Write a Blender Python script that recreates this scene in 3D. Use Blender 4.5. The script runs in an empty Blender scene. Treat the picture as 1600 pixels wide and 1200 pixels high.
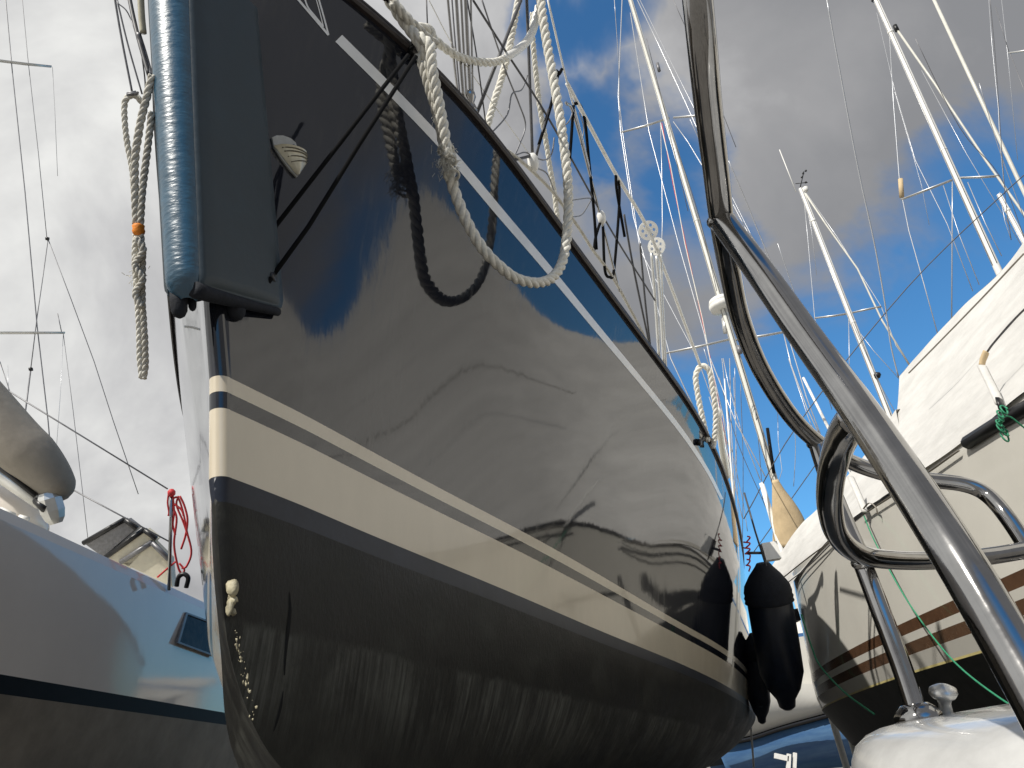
import bpy, math, random
import numpy as np
from mathutils import Vector, Matrix
random.seed(7); rng = np.random.default_rng(7)
SC = bpy.context.scene
COL = SC.collection

# ---------------------------------------------------------------- camera
FPX = 1204.0
TH = math.radians(27.0)
CAM = np.array([0.0, 0.0, 1.7])
FW = np.array([0, math.cos(TH), math.sin(TH)])
_U0 = np.array([0, -math.sin(TH), math.cos(TH)]); _R0 = np.array([1.0, 0, 0])
ROLL = math.atan2(.152, .988)
RT = math.cos(ROLL) * _R0 - math.sin(ROLL) * _U0
UP = math.cos(ROLL) * _U0 + math.sin(ROLL) * _R0
cam_d = bpy.data.cameras.new('camera'); cam = bpy.data.objects.new('camera', cam_d)
COL.objects.link(cam); SC.camera = cam
cam_d.sensor_width = 36; cam_d.lens = 36 * FPX / 1600; cam_d.clip_start = .02; cam_d.clip_end = 3000
M = Matrix.Identity(4)
for i in range(3):
    M[i][0] = RT[i]; M[i][1] = UP[i]; M[i][2] = -FW[i]; M[i][3] = CAM[i]
cam.matrix_world = M

SUN = np.array([-0.60, -0.80, 0.0]); SUN /= np.linalg.norm(SUN)
SEL = math.radians(45)
SUN = SUN * math.cos(SEL) + np.array([0, 0, math.sin(SEL)])
sd = bpy.data.lights.new('sun', 'SUN'); so = bpy.data.objects.new('sun', sd); COL.objects.link(so)
sd.energy = 4.6; sd.angle = math.radians(.5); sd.color = (1, .955, .88)
so.rotation_euler = Vector(SUN).to_track_quat('Z', 'Y').to_euler(); so.location = (-20, -10, 30)
SC.view_settings.view_transform = 'Standard'; SC.view_settings.look = 'None'
SC.view_settings.exposure = 0; SC.view_settings.gamma = 1; SC.view_settings.use_curve_mapping = False
SC.cycles.max_bounces = 8

def ray(x, y): return FW + (x - 800) / FPX * RT - (y - 600) / FPX * UP
def P(x, y, d): return CAM + d * ray(x, y)
def PX(x, y, X):
    r = ray(x, y); return CAM + r * ((X - CAM[0]) / r[0])
def PY(x, y, Y):
    r = ray(x, y); return CAM + r * ((Y - CAM[1]) / r[1])
def PZ(x, y, Z, sl=0.0):
    r = ray(x, y); return CAM + r * ((Z - CAM[2]) / (r[2] - sl * r[1]))

# ---------------------------------------------------------------- world
W = bpy.data.worlds.new('World'); SC.world = W; W.use_nodes = True
def build_world():
    nt = W.node_tree; N = nt.nodes; L = nt.links; N.clear()
    out = N.new('ShaderNodeOutputWorld'); bg = N.new('ShaderNodeBackground'); bg.inputs[1].default_value = .1
    sky = N.new('ShaderNodeTexSky'); sky.sky_type = 'NISHITA'; sky.sun_disc = False
    sky.sun_elevation = SEL; sky.sun_rotation = math.atan2(SUN[0], SUN[1]); sky.air_density = 1.0; sky.dust_density = .6; sky.ozone_density = 2.0
    tc = N.new('ShaderNodeTexCoord')
    def mth(op, a, b=None, c=None, clamp=False):
        n = N.new('ShaderNodeMath'); n.operation = op; n.use_clamp = clamp
        for i, v in enumerate((a, b, c)):
            if v is None: continue
            if isinstance(v, (int, float)): n.inputs[i].default_value = v
            else: L.new(v, n.inputs[i])
        return n.outputs[0]
    def vm(op, a, b):
        n = N.new('ShaderNodeVectorMath'); n.operation = op
        for i, v in enumerate((a, b)):
            if isinstance(v, (tuple, list)): n.inputs[i].default_value = v
            else: L.new(v, n.inputs[i])
        return n
    def mr(v, a, b, c=0, d=1):
        n = N.new('ShaderNodeMapRange'); n.interpolation_type = 'SMOOTHSTEP'; L.new(v, n.inputs[0])
        for i, q in enumerate((a, b, c, d)): n.inputs[i + 1].default_value = q
        return n.outputs[0]
    def noise(vec, sc, det, off=(0, 0, 0), rough=.55, dist=0):
        a = vm('ADD', vec, off)
        n = N.new('ShaderNodeTexNoise'); n.inputs['Scale'].default_value = sc; n.inputs['Detail'].default_value = det
        n.inputs['Roughness'].default_value = rough; n.inputs['Distortion'].default_value = dist
        L.new(a.outputs[0], n.inputs['Vector']); return n
    d = tc.outputs['Generated']
    w1 = noise(d, 2.6, 6, (3, 1, 2), .6, .3)
    off = vm('SUBTRACT', w1.outputs['Color'], (.5, .5, .5))
    sc = vm('SCALE', off.outputs[0], (0, 0, 0)); sc.inputs['Scale'].default_value = .34
    dw = vm('ADD', d, sc.outputs[0]).outputs[0]
    dwn = vm('NORMALIZE', dw, (0, 0, 0)).outputs[0]
    def blob(px, py, r0, r1):
        c = ray(px, py); c = c / np.linalg.norm(c)
        v = vm('DOT_PRODUCT', dwn, tuple(c)).outputs['Value']
        return mr(v, math.cos(math.radians(r1)), math.cos(math.radians(r0)))
    def dirblob(c, r0, r1):
        c = np.array(c) / np.linalg.norm(c); v = vm('DOT_PRODUCT', dwn, tuple(c)).outputs['Value']
        return mr(v, math.cos(math.radians(r1)), math.cos(math.radians(r0)))
    sep = N.new('ShaderNodeSeparateXYZ'); L.new(dwn, sep.inputs[0])
    # clear belt low in the east-north-east, cloud above it and to the left
    belt = mth('MULTIPLY', mr(sep.outputs[2], .485, .415), mth('MULTIPLY', mr(sep.outputs[0], .02, .20), mr(sep.outputs[1], .02, .30)))
    m = belt
    for b in (blob(885, 40, 1, 4.5), blob(900, 190, 1, 5), blob(1010, 300, 1, 6), blob(1090, 410, 1, 5),
              blob(1560, 330, 2, 8), dirblob((.25, -.85, .45), 8, 26), dirblob((.3, .1, .95), 5, 16)):
        m = mth('MAXIMUM', m, b)
    for c, k in ((blob(1060, 480, 0, 6), .75), (blob(890, 340, 1, 5), .5)):
        m = mth('MULTIPLY', m, mth('SUBTRACT', 1.0, mth('MULTIPLY', c, k)))
    edge = noise(d, 9, 7, (1, 5, 2), .6)
    m = mth('ADD', m, mth('MULTIPLY', mth('SUBTRACT', edge.outputs['Fac'], .5), mth('MULTIPLY', mth('MULTIPLY', m, mth('SUBTRACT', 1.0, m)), 3.0)), clamp=True)
    # cloud brightness: thin and bright towards the sun's side, thicker grey on the far side
    dn = vm('DOT_PRODUCT', d, (-.8, .1, .6)).outputs['Value']
    br = mr(dn, .10, .95)
    c1 = noise(d, 3.2, 6, (7, 3, 1), .55, .4); c2 = noise(d, 11, 6, (2, 2, 9), .6)
    v = mth('ADD', mth('MULTIPLY', mth('SUBTRACT', c1.outputs['Fac'], .5), 2.9), mth('MULTIPLY', mth('SUBTRACT', c2.outputs['Fac'], .5), .25))
    ramp = N.new('ShaderNodeValToRGB'); L.new(mth('ADD', br, mth('MULTIPLY', v, .55), clamp=True), ramp.inputs[0])
    e = ramp.color_ramp.elements
    e[0].position = 0; e[0].color = (.27, .275, .29, 1); e[1].position = 1; e[1].color = (.86, .86, .84, 1)
    q = e.new(.35); q.color = (.36, .36, .37, 1); q = e.new(.7); q.color = (.58, .58, .585, 1)
    # air glow: blue of the clear part
    tint = vm('MULTIPLY', sky.outputs[0], (.62, 1.24, 1.58)).outputs[0]
    cl = vm('SCALE', ramp.outputs[0], (0, 0, 0)); cl.inputs['Scale'].default_value = 10.0
    mix = N.new('ShaderNodeMixRGB'); L.new(m, mix.inputs[0]); L.new(cl.outputs[0], mix.inputs[1]); L.new(tint, mix.inputs[2])
    L.new(mix.outputs[0], bg.inputs[0]); L.new(bg.outputs[0], out.inputs[0])
build_world()

# ---------------------------------------------------------------- materials
def mat(name, col, rough=.5, metal=0, ior=1.5, coat=0, coat_r=.03, var=.12, vscale=8, bump=0, bscale=40, col2=None,
        stretch=(1, 1, 1), rvar=0, spec=.5, sheen=0, alpha=None):
    m = bpy.data.materials.new(name); m.use_nodes = True
    nt = m.node_tree; N = nt.nodes; L = nt.links; b = N['Principled BSDF']
    tc = N.new('ShaderNodeTexCoord'); mp = N.new('ShaderNodeMapping'); mp.inputs['Scale'].default_value = stretch
    L.new(tc.outputs['Object'], mp.inputs[0])
    n = N.new('ShaderNodeTexNoise'); n.inputs['Scale'].default_value = vscale; n.inputs['Detail'].default_value = 6
    n.inputs['Roughness'].default_value = .65
    L.new(mp.outputs[0], n.inputs['Vector'])
    r = N.new('ShaderNodeValToRGB'); L.new(n.outputs['Fac'], r.inputs[0])
    c = np.array(col)
    c2 = np.array(col2) if col2 is not None else c * (1 + var)
    c1 = c if col2 is not None else c * (1 - var)
    r.color_ramp.elements[0].position = .35; r.color_ramp.elements[1].position = .68
    r.color_ramp.elements[0].color = (*c1, 1); r.color_ramp.elements[1].color = (*np.minimum(c2, 1), 1)
    L.new(r.outputs[0], b.inputs['Base Color'])
    b.inputs['Metallic'].default_value = metal; b.inputs['Roughness'].default_value = rough; b.inputs['IOR'].default_value = ior
    b.inputs['Coat Weight'].default_value = coat; b.inputs['Coat Roughness'].default_value = coat_r
    if rvar:
        mm = N.new('ShaderNodeMapRange'); L.new(n.outputs['Fac'], mm.inputs[0])
        mm.inputs[1].default_value = .3; mm.inputs[2].default_value = .7
        mm.inputs[3].default_value = max(rough - rvar, .01); mm.inputs[4].default_value = rough + rvar
        L.new(mm.outputs[0], b.inputs['Roughness'])
    if bump:
        n2 = N.new('ShaderNodeTexNoise'); n2.inputs['Scale'].default_value = bscale; n2.inputs['Detail'].default_value = 5
        L.new(mp.outputs[0], n2.inputs['Vector'])
        bp = N.new('ShaderNodeBump'); bp.inputs['Distance'].default_value = bump; bp.inputs['Strength'].default_value = 1
        L.new(n2.outputs['Fac'], bp.inputs['Height']); L.new(bp.outputs[0], b.inputs['Normal'])
    return m

M_NAVY = mat('navy_gelcoat', (.010, .012, .018), .055, ior=1.68, var=.25, vscale=2.5, bump=.0006, bscale=6, stretch=(1, 1, .25), rvar=.02)
M_NAVY_COVE = mat('cove_paint', (.72, .72, .71), .22, var=.05)
M_CREAM = mat('cream_gelcoat', (.63, .555, .425), .16, coat=.3, var=.05, vscale=3, bump=.0006, bscale=7, stretch=(1, 1, .4), rvar=.04)
M_BOOT = mat('boot_top_paint', (.018, .022, .033), .42, ior=1.38, var=.2, vscale=6, bump=.0004, bscale=30)
M_RUBBER = mat('dark_rubrail', (.022, .016, .015), .42, var=.3, vscale=20, bump=.0006, bscale=60)
M_RAILTRIM = mat('rail_trim', (.22, .20, .18), .35, metal=.3, var=.25, vscale=20)
M_DECK = mat('deck_gelcoat', (.62, .60, .54), .45, var=.08)
M_BLUEVINYL = mat('blue_foam_vinyl', (.005, .062, .115), .38, ior=1.75, coat=.3, coat_r=.25, var=.2, vscale=14, stretch=(1, 1, 2.6), bump=.0028, bscale=30, rvar=.07)
M_BLUEFLAP = mat('blue_grey_flap', (.022, .036, .046), .5, var=.15, vscale=9, bump=.0008, bscale=45, rvar=.06)
M_BLACKCORD = mat('black_cord', (.003, .003, .0035), .9, ior=1.25, var=.4, vscale=200, bump=.001, bscale=400)
M_ROPE = mat('white_rope', (.80, .78, .71), .85, col2=(.58, .56, .49), vscale=60, bump=.0015, bscale=260)
M_ROPEDIRTY = mat('weathered_rope', (.44, .42, .37), .9, col2=(.66, .64, .57), vscale=40, bump=.0018, bscale=240)
M_ORANGE = mat('orange_tape', (.85, .26, .02), .55, var=.2, vscale=60, bump=.001, bscale=120)
M_RED = mat('red_cord', (.55, .03, .035), .6, var=.25, vscale=80)
M_GREENC = mat('green_cord', (.03, .25, .13), .6, var=.3, vscale=80)
M_STEEL = mat('stainless_steel', (.36, .355, .35), .08, metal=1, var=.12, vscale=25, bump=.00006, bscale=90, rvar=.05, stretch=(1, 1, 1))
M_SPAR = mat('white_spar_paint', (.62, .61, .55), .35, var=.07, vscale=6)
M_ALU = mat('spar_aluminium', (.62, .62, .60), .38, metal=.6, var=.1, vscale=6)
M_WIRE = mat('rigging_wire', (.55, .56, .58), .35, metal=.5, var=.1, vscale=30)
M_WIREDARK = mat('dark_wire', (.07, .07, .075), .5, var=.2, vscale=30)
M_WIREGREY = mat('grey_wire', (.20, .20, .21), .45, metal=.3, var=.2, vscale=30)
M_BLACK = mat('black_plastic', (.012, .012, .013), .4, var=.3, vscale=30)
M_WHITEP = mat('white_plastic', (.78, .77, .73), .4, var=.06, vscale=12)
M_IVORY = mat('ivory_fitting', (.62, .58, .44), .22, coat=.5, var=.12, vscale=30, bump=.0008, bscale=60)
M_CANVASN = mat('navy_fender_cover', (.006, .008, .014), .85, var=.3, vscale=30, bump=.002, bscale=90)
M_FENDV = mat('navy_fender_vinyl', (.008, .013, .024), .35, var=.25, vscale=12)
M_TARP = mat('white_canvas', (.585, .575, .55), .8, var=.09, vscale=3.5, bump=.045, bscale=2.2, stretch=(1, .6, 1.6))
M_RHULL = mat('white_topsides', (.64, .62, .56), .16, coat=.4, var=.04, vscale=1.6, bump=.0012, bscale=2.2, rvar=.04)
M_BROWN = mat('brown_stripe', (.095, .050, .028), .22, var=.18, vscale=9, coat=.3)
M_YELLOW = mat('yellowed_waterline', (.58, .50, .22), .35, var=.2, vscale=6)
M_ANTI = mat('right_antifoul', (.020, .021, .018), .6, var=.4, vscale=3, bump=.003, bscale=12)
M_LHULL = mat('pale_grey_topsides', (.86, .80, .73), .07, ior=1.62, coat=0, var=.03, vscale=1.4, bump=.0016, bscale=1.8, rvar=.02)
M_LUNDER = mat('grey_brown_antifoul', (.27, .235, .19), .5, var=.25, vscale=2, bump=.002, bscale=10)
M_GLASS = mat('dark_window', (.010, .010, .010), .06, ior=1.18, var=.2)
M_BEIGE = mat('beige_sailcloth', (.55, .42, .25), .85, var=.1, vscale=5, bump=.004, bscale=12)
M_GREYCAN = mat('grey_boom_canvas', (.26, .235, .20), .85, var=.12, vscale=5, bump=.004, bscale=10)
M_CASE = mat('cream_case', (.62, .58, .46), .4, var=.1, vscale=10)
M_BLUEHULL = mat('blue_hull_paint', (.035, .10, .24), .35, col2=(.10, .20, .34), vscale=2.2, bump=.002, bscale=8, stretch=(.3, .3, 2))
M_BOWWHITE = mat('motorboat_gelcoat', (.50, .50, .49), .2, coat=.4, var=.12, vscale=9, bump=.0008, bscale=9)
M_GROUND = mat('yard_gravel', (.14, .13, .12), .95, col2=(.23, .22, .20), vscale=3, bump=.02, bscale=30)
M_PROP = mat('galvanised_prop', (.30, .31, .32), .5, metal=.6, var=.2, vscale=15)
M_CHIP = mat('chipped_filler', (.50, .45, .30), .6, col2=(.20, .18, .12), vscale=30, bump=.004, bscale=60)
M_CRACK = mat('crack_shadow', (.003, .003, .003), 1.0, var=.1)

def weathered_navy():
    m = M_NAVY; nt = m.node_tree; N = nt.nodes; L = nt.links; b = N['Principled BSDF']
    tc = N.new('ShaderNodeTexCoord')
    def noise(sc, st, det=5):
        mp = N.new('ShaderNodeMapping'); mp.inputs['Scale'].default_value = st; L.new(tc.outputs['Object'], mp.inputs[0])
        n = N.new('ShaderNodeTexNoise'); n.inputs['Scale'].default_value = sc; n.inputs['Detail'].default_value = det; n.inputs['Roughness'].default_value = .6
        L.new(mp.outputs[0], n.inputs['Vector']); return n.outputs['Fac']
    def mr(v, a, b_, c, d):
        n = N.new('ShaderNodeMapRange'); L.new(v, n.inputs[0])
        for i, q in enumerate((a, b_, c, d)): n.inputs[i + 1].default_value = q
        return n.outputs[0]
    drip = noise(22, (1, 2.2, .05)); patch = noise(1.7, (1, 1, 1), 8); scr = noise(55, (1, .08, 1.6), 3)
    mul = N.new('ShaderNodeMath'); mul.operation = 'MULTIPLY'; L.new(mr(drip, .50, .72, 0, 1), mul.inputs[0]); L.new(mr(patch, .42, .66, 0, 1), mul.inputs[1])
    mx = N.new('ShaderNodeMath'); mx.operation = 'MAXIMUM'; L.new(mul.outputs[0], mx.inputs[0]); L.new(mr(scr, .70, .78, 0, .6), mx.inputs[1])
    mc = N.new('ShaderNodeMixRGB'); L.new(mx.outputs[0], mc.inputs[0]); mc.inputs[1].default_value = (.009, .0105, .016, 1); mc.inputs[2].default_value = (.036, .035, .034, 1)
    L.new(mc.outputs[0], b.inputs['Base Color']); L.new(mr(mx.outputs[0], 0, 1, .045, .16), b.inputs['Roughness'])
weathered_navy()
def underbody_mat():
    m = bpy.data.materials.new('worn_antifoul'); m.use_nodes = True
    nt = m.node_tree; N = nt.nodes; L = nt.links; b = N['Principled BSDF']
    tc = N.new('ShaderNodeTexCoord'); sp = N.new('ShaderNodeSeparateXYZ'); L.new(tc.outputs['Object'], sp.inputs[0])
    def noise(sc, st, det=6, off=0):
        mp = N.new('ShaderNodeMapping'); mp.inputs['Scale'].default_value = st; mp.inputs['Location'].default_value = (off, off, 0)
        L.new(tc.outputs['Object'], mp.inputs[0])
        n = N.new('ShaderNodeTexNoise'); n.inputs['Scale'].default_value = sc; n.inputs['Detail'].default_value = det
        n.inputs['Roughness'].default_value = .68; L.new(mp.outputs[0], n.inputs['Vector']); return n.outputs['Fac']
    def mr(v, a, b_, c=0, d=1):
        n = N.new('ShaderNodeMapRange'); n.interpolation_type = 'SMOOTHSTEP'; L.new(v, n.inputs[0])
        for i, q in enumerate((a, b_, c, d)): n.inputs[i + 1].default_value = q
        return n.outputs[0]
    def mth(op, a, b_):
        n = N.new('ShaderNodeMath'); n.operation = op
        for i, v in enumerate((a, b_)):
            if isinstance(v, (int, float)): n.inputs[i].default_value = v
            else: L.new(v, n.inputs[i])
        return n.outputs[0]
    streak = noise(12, (.15, 3.4, .16), 4); cloud = noise(2.0, (1, 1, 1.5), 8, 3.3); fine = noise(60, (1, 1, .5))
    h = mth('ADD', sp.outputs[2], mth('MULTIPLY', mth('SUBTRACT', streak, .5), .10))
    band = mth('MULTIPLY', mr(h, -.40, -.375, 1, 0), mr(h, -.74, -.46))    # pale worn band under the repaint line
    pat = noise(3.1, (.6, 1.1, .9), 8, 7.7)
    wear = mth('MULTIPLY', mth('MULTIPLY', band, mr(streak, .30, .72)), mr(pat, .36, .62, .15, 1))
    wear = mth('MAXIMUM', wear, mth('MULTIPLY', mth('MULTIPLY', band, mr(pat, .50, .68)), .5))
    wear = mth('MAXIMUM', wear, mth('MULTIPLY', mr(cloud, .50, .74), .20))
    r = N.new('ShaderNodeMixRGB'); L.new(mr(cloud, .35, .65), r.inputs[0]); r.inputs[1].default_value = (.010, .010, .009, 1); r.inputs[2].default_value = (.022, .022, .018, 1)
    r2 = N.new('ShaderNodeMixRGB'); L.new(wear, r2.inputs[0]); L.new(r.outputs[0], r2.inputs[1]); r2.inputs[2].default_value = (.105, .108, .094, 1)
    L.new(r2.outputs[0], b.inputs['Base Color'])
    L.new(mr(cloud, .3, .7, .46, .66), b.inputs['Roughness']); b.inputs['IOR'].default_value = 1.38
    bp = N.new('ShaderNodeBump'); bp.inputs['Distance'].default_value = .0025; L.new(fine, bp.inputs['Height'])
    L.new(bp.outputs[0], b.inputs['Normal']); return m
M_UNDER = underbody_mat()
M_MATTBLACK = mat('matt_black_stripe', (.006, .006, .007), .6, ior=1.25, var=.2)
M_PANE = mat('grimy_dark_pane', (.008, .008, .008), .12, ior=1.12, col2=(.06, .055, .05), vscale=9)
M_DULLSTEEL = mat('dull_cast_steel', (.62, .61, .58), .34, metal=.85, var=.15, vscale=60)
M_VENTGREY = mat('grey_backing_plate', (.36, .36, .34), .35, var=.15, vscale=40)
M_VENTDARK = mat('dark_rib', (.10, .085, .05), .5, var=.3, vscale=60)  # darker tone for the ribs across the vent shell

# ---------------------------------------------------------------- object helpers
def setp(o, label=None, cat=None, group=None, kind=None):
    if label: o['label'] = label
    if cat: o['category'] = cat
    if group: o['group'] = group
    if kind: o['kind'] = kind
    return o
def thing(name, label, cat, base, group=None, mw=None):
    o = bpy.data.objects.new(name, None); COL.objects.link(o); o.empty_display_size = .1
    o.location = Vector(base)
    if mw is not None: o.matrix_world = mw
    bpy.context.view_layer.update()
    return setp(o, label, cat, group)
def add(name, V, Fc, m, parent=None, smooth=True, local=False, normals=None, label=None):
    me = bpy.data.meshes.new(name)
    V = np.asarray(V, float)
    if parent is not None and not local:
        top = parent; off = np.array(parent.location)
        while top.parent is not None: top = top.parent; off = off + np.array(top.location)
        V = V - off
    me.from_pydata([tuple(v) for v in V], [], [tuple(int(i) for i in f) for f in Fc])
    me.materials.append(m)
    if smooth: me.shade_smooth()
    o = bpy.data.objects.new(name, me); COL.objects.link(o)
    if parent is not None: o.parent = parent
    if normals is not None:
        me.normals_split_custom_set_from_vertices([tuple(v) for v in normals])
    if label: o['label'] = label
    return o
def top(name, V, Fc, m, label, cat, group=None, smooth=True, kind=None):
    V = np.asarray(V, float); base = np.array([V[:, 0].mean(), V[:, 1].mean(), V[:, 2].min()])
    o = add(name, V - base, Fc, m, None, smooth); o.location = base
    return setp(o, label, cat, group, kind)
def join(parts):
    V = []; F = []; n = 0
    for v, f in parts:
        v = np.asarray(v, float); V.append(v); F += [tuple(i + n for i in q) for q in f]; n += len(v)
    return np.vstack(V), F
def spline(pts, n=12):
    p = np.asarray(pts, float)
    if len(p) < 3: return p
    q = np.vstack([2 * p[0] - p[1], p, 2 * p[-1] - p[-2]]); out = []
    for i in range(1, len(q) - 2):
        a, b, c, d = q[i - 1:i + 3]
        for k in range(n):
            t = k / n
            out.append(.5 * ((2 * b) + (c - a) * t + (2 * a - 5 * b + 4 * c - d) * t * t + (3 * b - a - 3 * c + d) * t ** 3))
    out.append(p[-1]); return np.array(out)
def frames(p):
    t = np.gradient(p, axis=0); t /= np.linalg.norm(t, axis=1)[:, None] + 1e-12
    u = np.cross(t[0], [.3, .2, 1]); u /= np.linalg.norm(u); U_ = []
    for k in range(len(p)):
        u = u - t[k] * (u @ t[k]); u /= np.linalg.norm(u); U_.append(u.copy())
    U_ = np.array(U_); return t, U_, np.cross(t, U_)
def tube(p, r, seg=10, cap=True, flat=1.0):
    p = np.asarray(p, float); r = np.broadcast_to(np.asarray(r, float), (len(p),))
    t, u, w = frames(p); a = np.linspace(0, 2 * np.pi, seg, endpoint=False)
    V = (p[:, None] + r[:, None, None] * (np.cos(a)[None, :, None] * u[:, None] + flat * np.sin(a)[None, :, None] * w[:, None])).reshape(-1, 3)
    F = [(k * seg + i, k * seg + (i + 1) % seg, (k + 1) * seg + (i + 1) % seg, (k + 1) * seg + i) for k in range(len(p) - 1) for i in range(seg)]
    if cap: F += [tuple(range(seg))[::-1], tuple((len(p) - 1) * seg + i for i in range(seg))]
    return V, F
def resample(p, step):
    p = np.asarray(p, float); d = np.r_[0, np.cumsum(np.linalg.norm(np.diff(p, axis=0), axis=1))]
    n = max(3, int(d[-1] / step) + 1); s = np.linspace(0, d[-1], n)
    return np.stack([np.interp(s, d, p[:, i]) for i in range(3)], 1), s
def strands(path, R, pitch=None, seg=7, ph0=0.0, jit=0.03):
    """three helically laid strands round a path"""
    pitch = pitch or R * 7.0
    p, s = resample(spline(path, 10), pitch / 14)
    t, u, w = frames(p); R = np.broadcast_to(np.asarray(R, float), (len(p),)); out = []
    wob = 1 + jit * np.sin(s * 37 + ph0) + jit * np.sin(s * 91 + 2)
    for k in range(3):
        a = ph0 + 2 * np.pi * (s / pitch) + k * 2 * np.pi / 3
        c = p + (R * .50 * wob)[:, None] * (np.cos(a)[:, None] * u + np.sin(a)[:, None] * w)
        out.append(tube(c, R * .56, seg))
    return out
def rope_into(parent, path, R, m, **k):
    return [add('strand', V, F, m, parent) for V, F in strands(path, R, **k)]
def box(c, sx, sy, sz, rot=None, bev=0.0):
    x = np.array([[i, j, k] for i in (-1, 1) for j in (-1, 1) for k in (-1, 1)], float) * np.array([sx, sy, sz]) / 2
    F = [(0, 1, 3, 2), (4, 6, 7, 5), (0, 4, 5, 1), (2, 3, 7, 6), (0, 2, 6, 4), (1, 5, 7, 3)]
    if rot is not None: x = x @ np.array(rot).T
    return x + np.array(c), F
def lathe(a, b, prof, seg=16):
    """profile [(t along a->b, radius)]"""
    a = np.asarray(a, float); b = np.asarray(b, float); p = np.array([a + (b - a) * t for t, _ in prof])
    d = (b - a) / np.linalg.norm(b - a); u = np.cross(d, [.31, .2, .9]); u /= np.linalg.norm(u); w = np.cross(d, u)
    th = np.linspace(0, 2 * np.pi, seg, endpoint=False); r = np.array([q for _, q in prof])
    V = (p[:, None] + r[:, None, None] * (np.cos(th)[None, :, None] * u + np.sin(th)[None, :, None] * w)).reshape(-1, 3)
    F = [(k * seg + i, k * seg + (i + 1) % seg, (k + 1) * seg + (i + 1) % seg, (k + 1) * seg + i) for k in range(len(p) - 1) for i in range(seg)]
    F += [tuple(range(seg))[::-1], tuple((len(p) - 1) * seg + i for i in range(seg))]
    return V, F
def gridF(nr, nc, flip=False):
    F = []
    for i in range(nr - 1):
        for j in range(nc - 1):
            q = (i * nc + j, i * nc + j + 1, (i + 1) * nc + j + 1, (i + 1) * nc + j)
            F.append(q[::-1] if flip else q)
    return F
def px(lst):  # [(x, y, depth)] -> world
    return np.array([P(*q) for q in lst])
def pchip(x, xp, yp):
    xp = np.asarray(xp, float); yp = np.asarray(yp, float); h = np.diff(xp); dl = np.diff(yp) / h
    m = np.zeros_like(xp); m[0] = dl[0]; m[-1] = dl[-1]
    for i in range(1, len(xp) - 1):
        m[i] = 0 if dl[i - 1] * dl[i] <= 0 else 2 * dl[i - 1] * dl[i] / (dl[i - 1] + dl[i])
    x = np.asarray(x, float); i = np.clip(np.searchsorted(xp, x) - 1, 0, len(xp) - 2); t = np.clip((x - xp[i]) / h[i], 0, 1)
    return (yp[i] * (1 + 2 * t) * (1 - t) ** 2 + m[i] * h[i] * t * (1 - t) ** 2 + yp[i + 1] * t * t * (3 - 2 * t) + m[i + 1] * h[i] * t * t * (t - 1))

# ---------------------------------------------------------------- ground
def ground():
    n = 60; a = np.sinh(np.linspace(-6, 6, n)); a = a / a.max() * 900
    X, Y = np.meshgrid(a, a + 6); V = np.stack([X.ravel(), Y.ravel(), .02 * np.sin(X.ravel() * 1.3) * np.cos(Y.ravel() * .9)], 1)
    o = add('ground', V, gridF(n, n), M_GROUND); setp(o, 'grey gravel hardstanding of the boatyard', None, None, 'structure')
ground()

# ================================================================ the dark-hulled yacht
AZ = math.radians(12); TR = math.radians(3)
AXV = np.array([math.sin(AZ) * math.cos(TR), math.cos(AZ) * math.cos(TR), -math.sin(TR)])
SDV = np.array([math.cos(AZ), -math.sin(AZ), 0.0]); NV = np.cross(SDV, AXV)
OO = P(335, 745, 2.2)
BASE_H = -2.2
def B(b, s, h): return OO + SDV * b + AXV * s + NV * h
ymw = Matrix.Identity(4)
for i in range(3):
    ymw[i][0] = SDV[i]; ymw[i][1] = AXV[i]; ymw[i][2] = NV[i]; ymw[i][3] = (OO + NV * BASE_H + AXV * 5)[i]
yacht = thing('sailing_yacht', 'large dark navy sailing yacht with cream double boot stripe, seen from below its bow', 'yacht', (0, 0, 0), mw=ymw)
OFFL = Vector((0, -5, -BASE_H))
def yadd(name, V, F, m, parent=None, **k):
    """V in boat coordinates (b, s, h)"""
    o = add(name, V, F, m, parent or yacht, local=True, **k)
    if parent is None: o.location = OFFL
    return o
def w2b(p):
    q = np.asarray(p, float) - OO; return np.stack([q @ SDV, q @ AXV, q @ NV], -1)
def yaddw(name, V, F, m, parent=None, **k): return yadd(name, w2b(V), F, m, parent, **k)

RN = .035
def stem_s(h): return np.interp(h, [0, .317, .507, 1, 1.5, 1.95, 2.3], [0, -.037, -.083, -.20, -.32, -.43, -.51])
T0 = ([.035, .12, .34, .74, 1.22, 1.8, 3.03, 4.67, 6.06, 7.88, 9, 10, 11.6], [.035, .055, .10, .164, .256, .364, .571, .879, 1.10, 1.32, 1.40, 1.43, 1.35])
T1 = ([.035, .12, .36, .77, 1.27, 2.05, 3.38, 4.8, 6.48, 7.86, 9, 10, 11.6], [.035, .056, .113, .19, .29, .46, .70, .943, 1.255, 1.41, 1.47, 1.50, 1.42])
T2 = ([.035, .2, .45, .67, .8, .95, 1.19, 1.51, 2.37, 3.58, 5.15, 6.73, 8.78, 11.6], [.038, .16, .29, .40, .475, .55, .65, .745, .94, 1.22, 1.55, 1.70, 1.76, 1.66])
T0P = ([.035, .12, .3, .7, 1.2, 1.8, 2.5, 3, 4, 5, 7, 11.6], [.035, .09, .215, .475, .80, 1.19, 1.65, 1.98, 2.46, 2.62, 2.55, 1.9])
T1P = ([.035, .12, .34, .74, 1.24, 1.84, 2.54, 3.04, 4, 5, 7, 11.6], [.035, .093, .235, .515, .875, 1.30, 1.79, 2.13, 2.60, 2.74, 2.7, 2.1])
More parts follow.
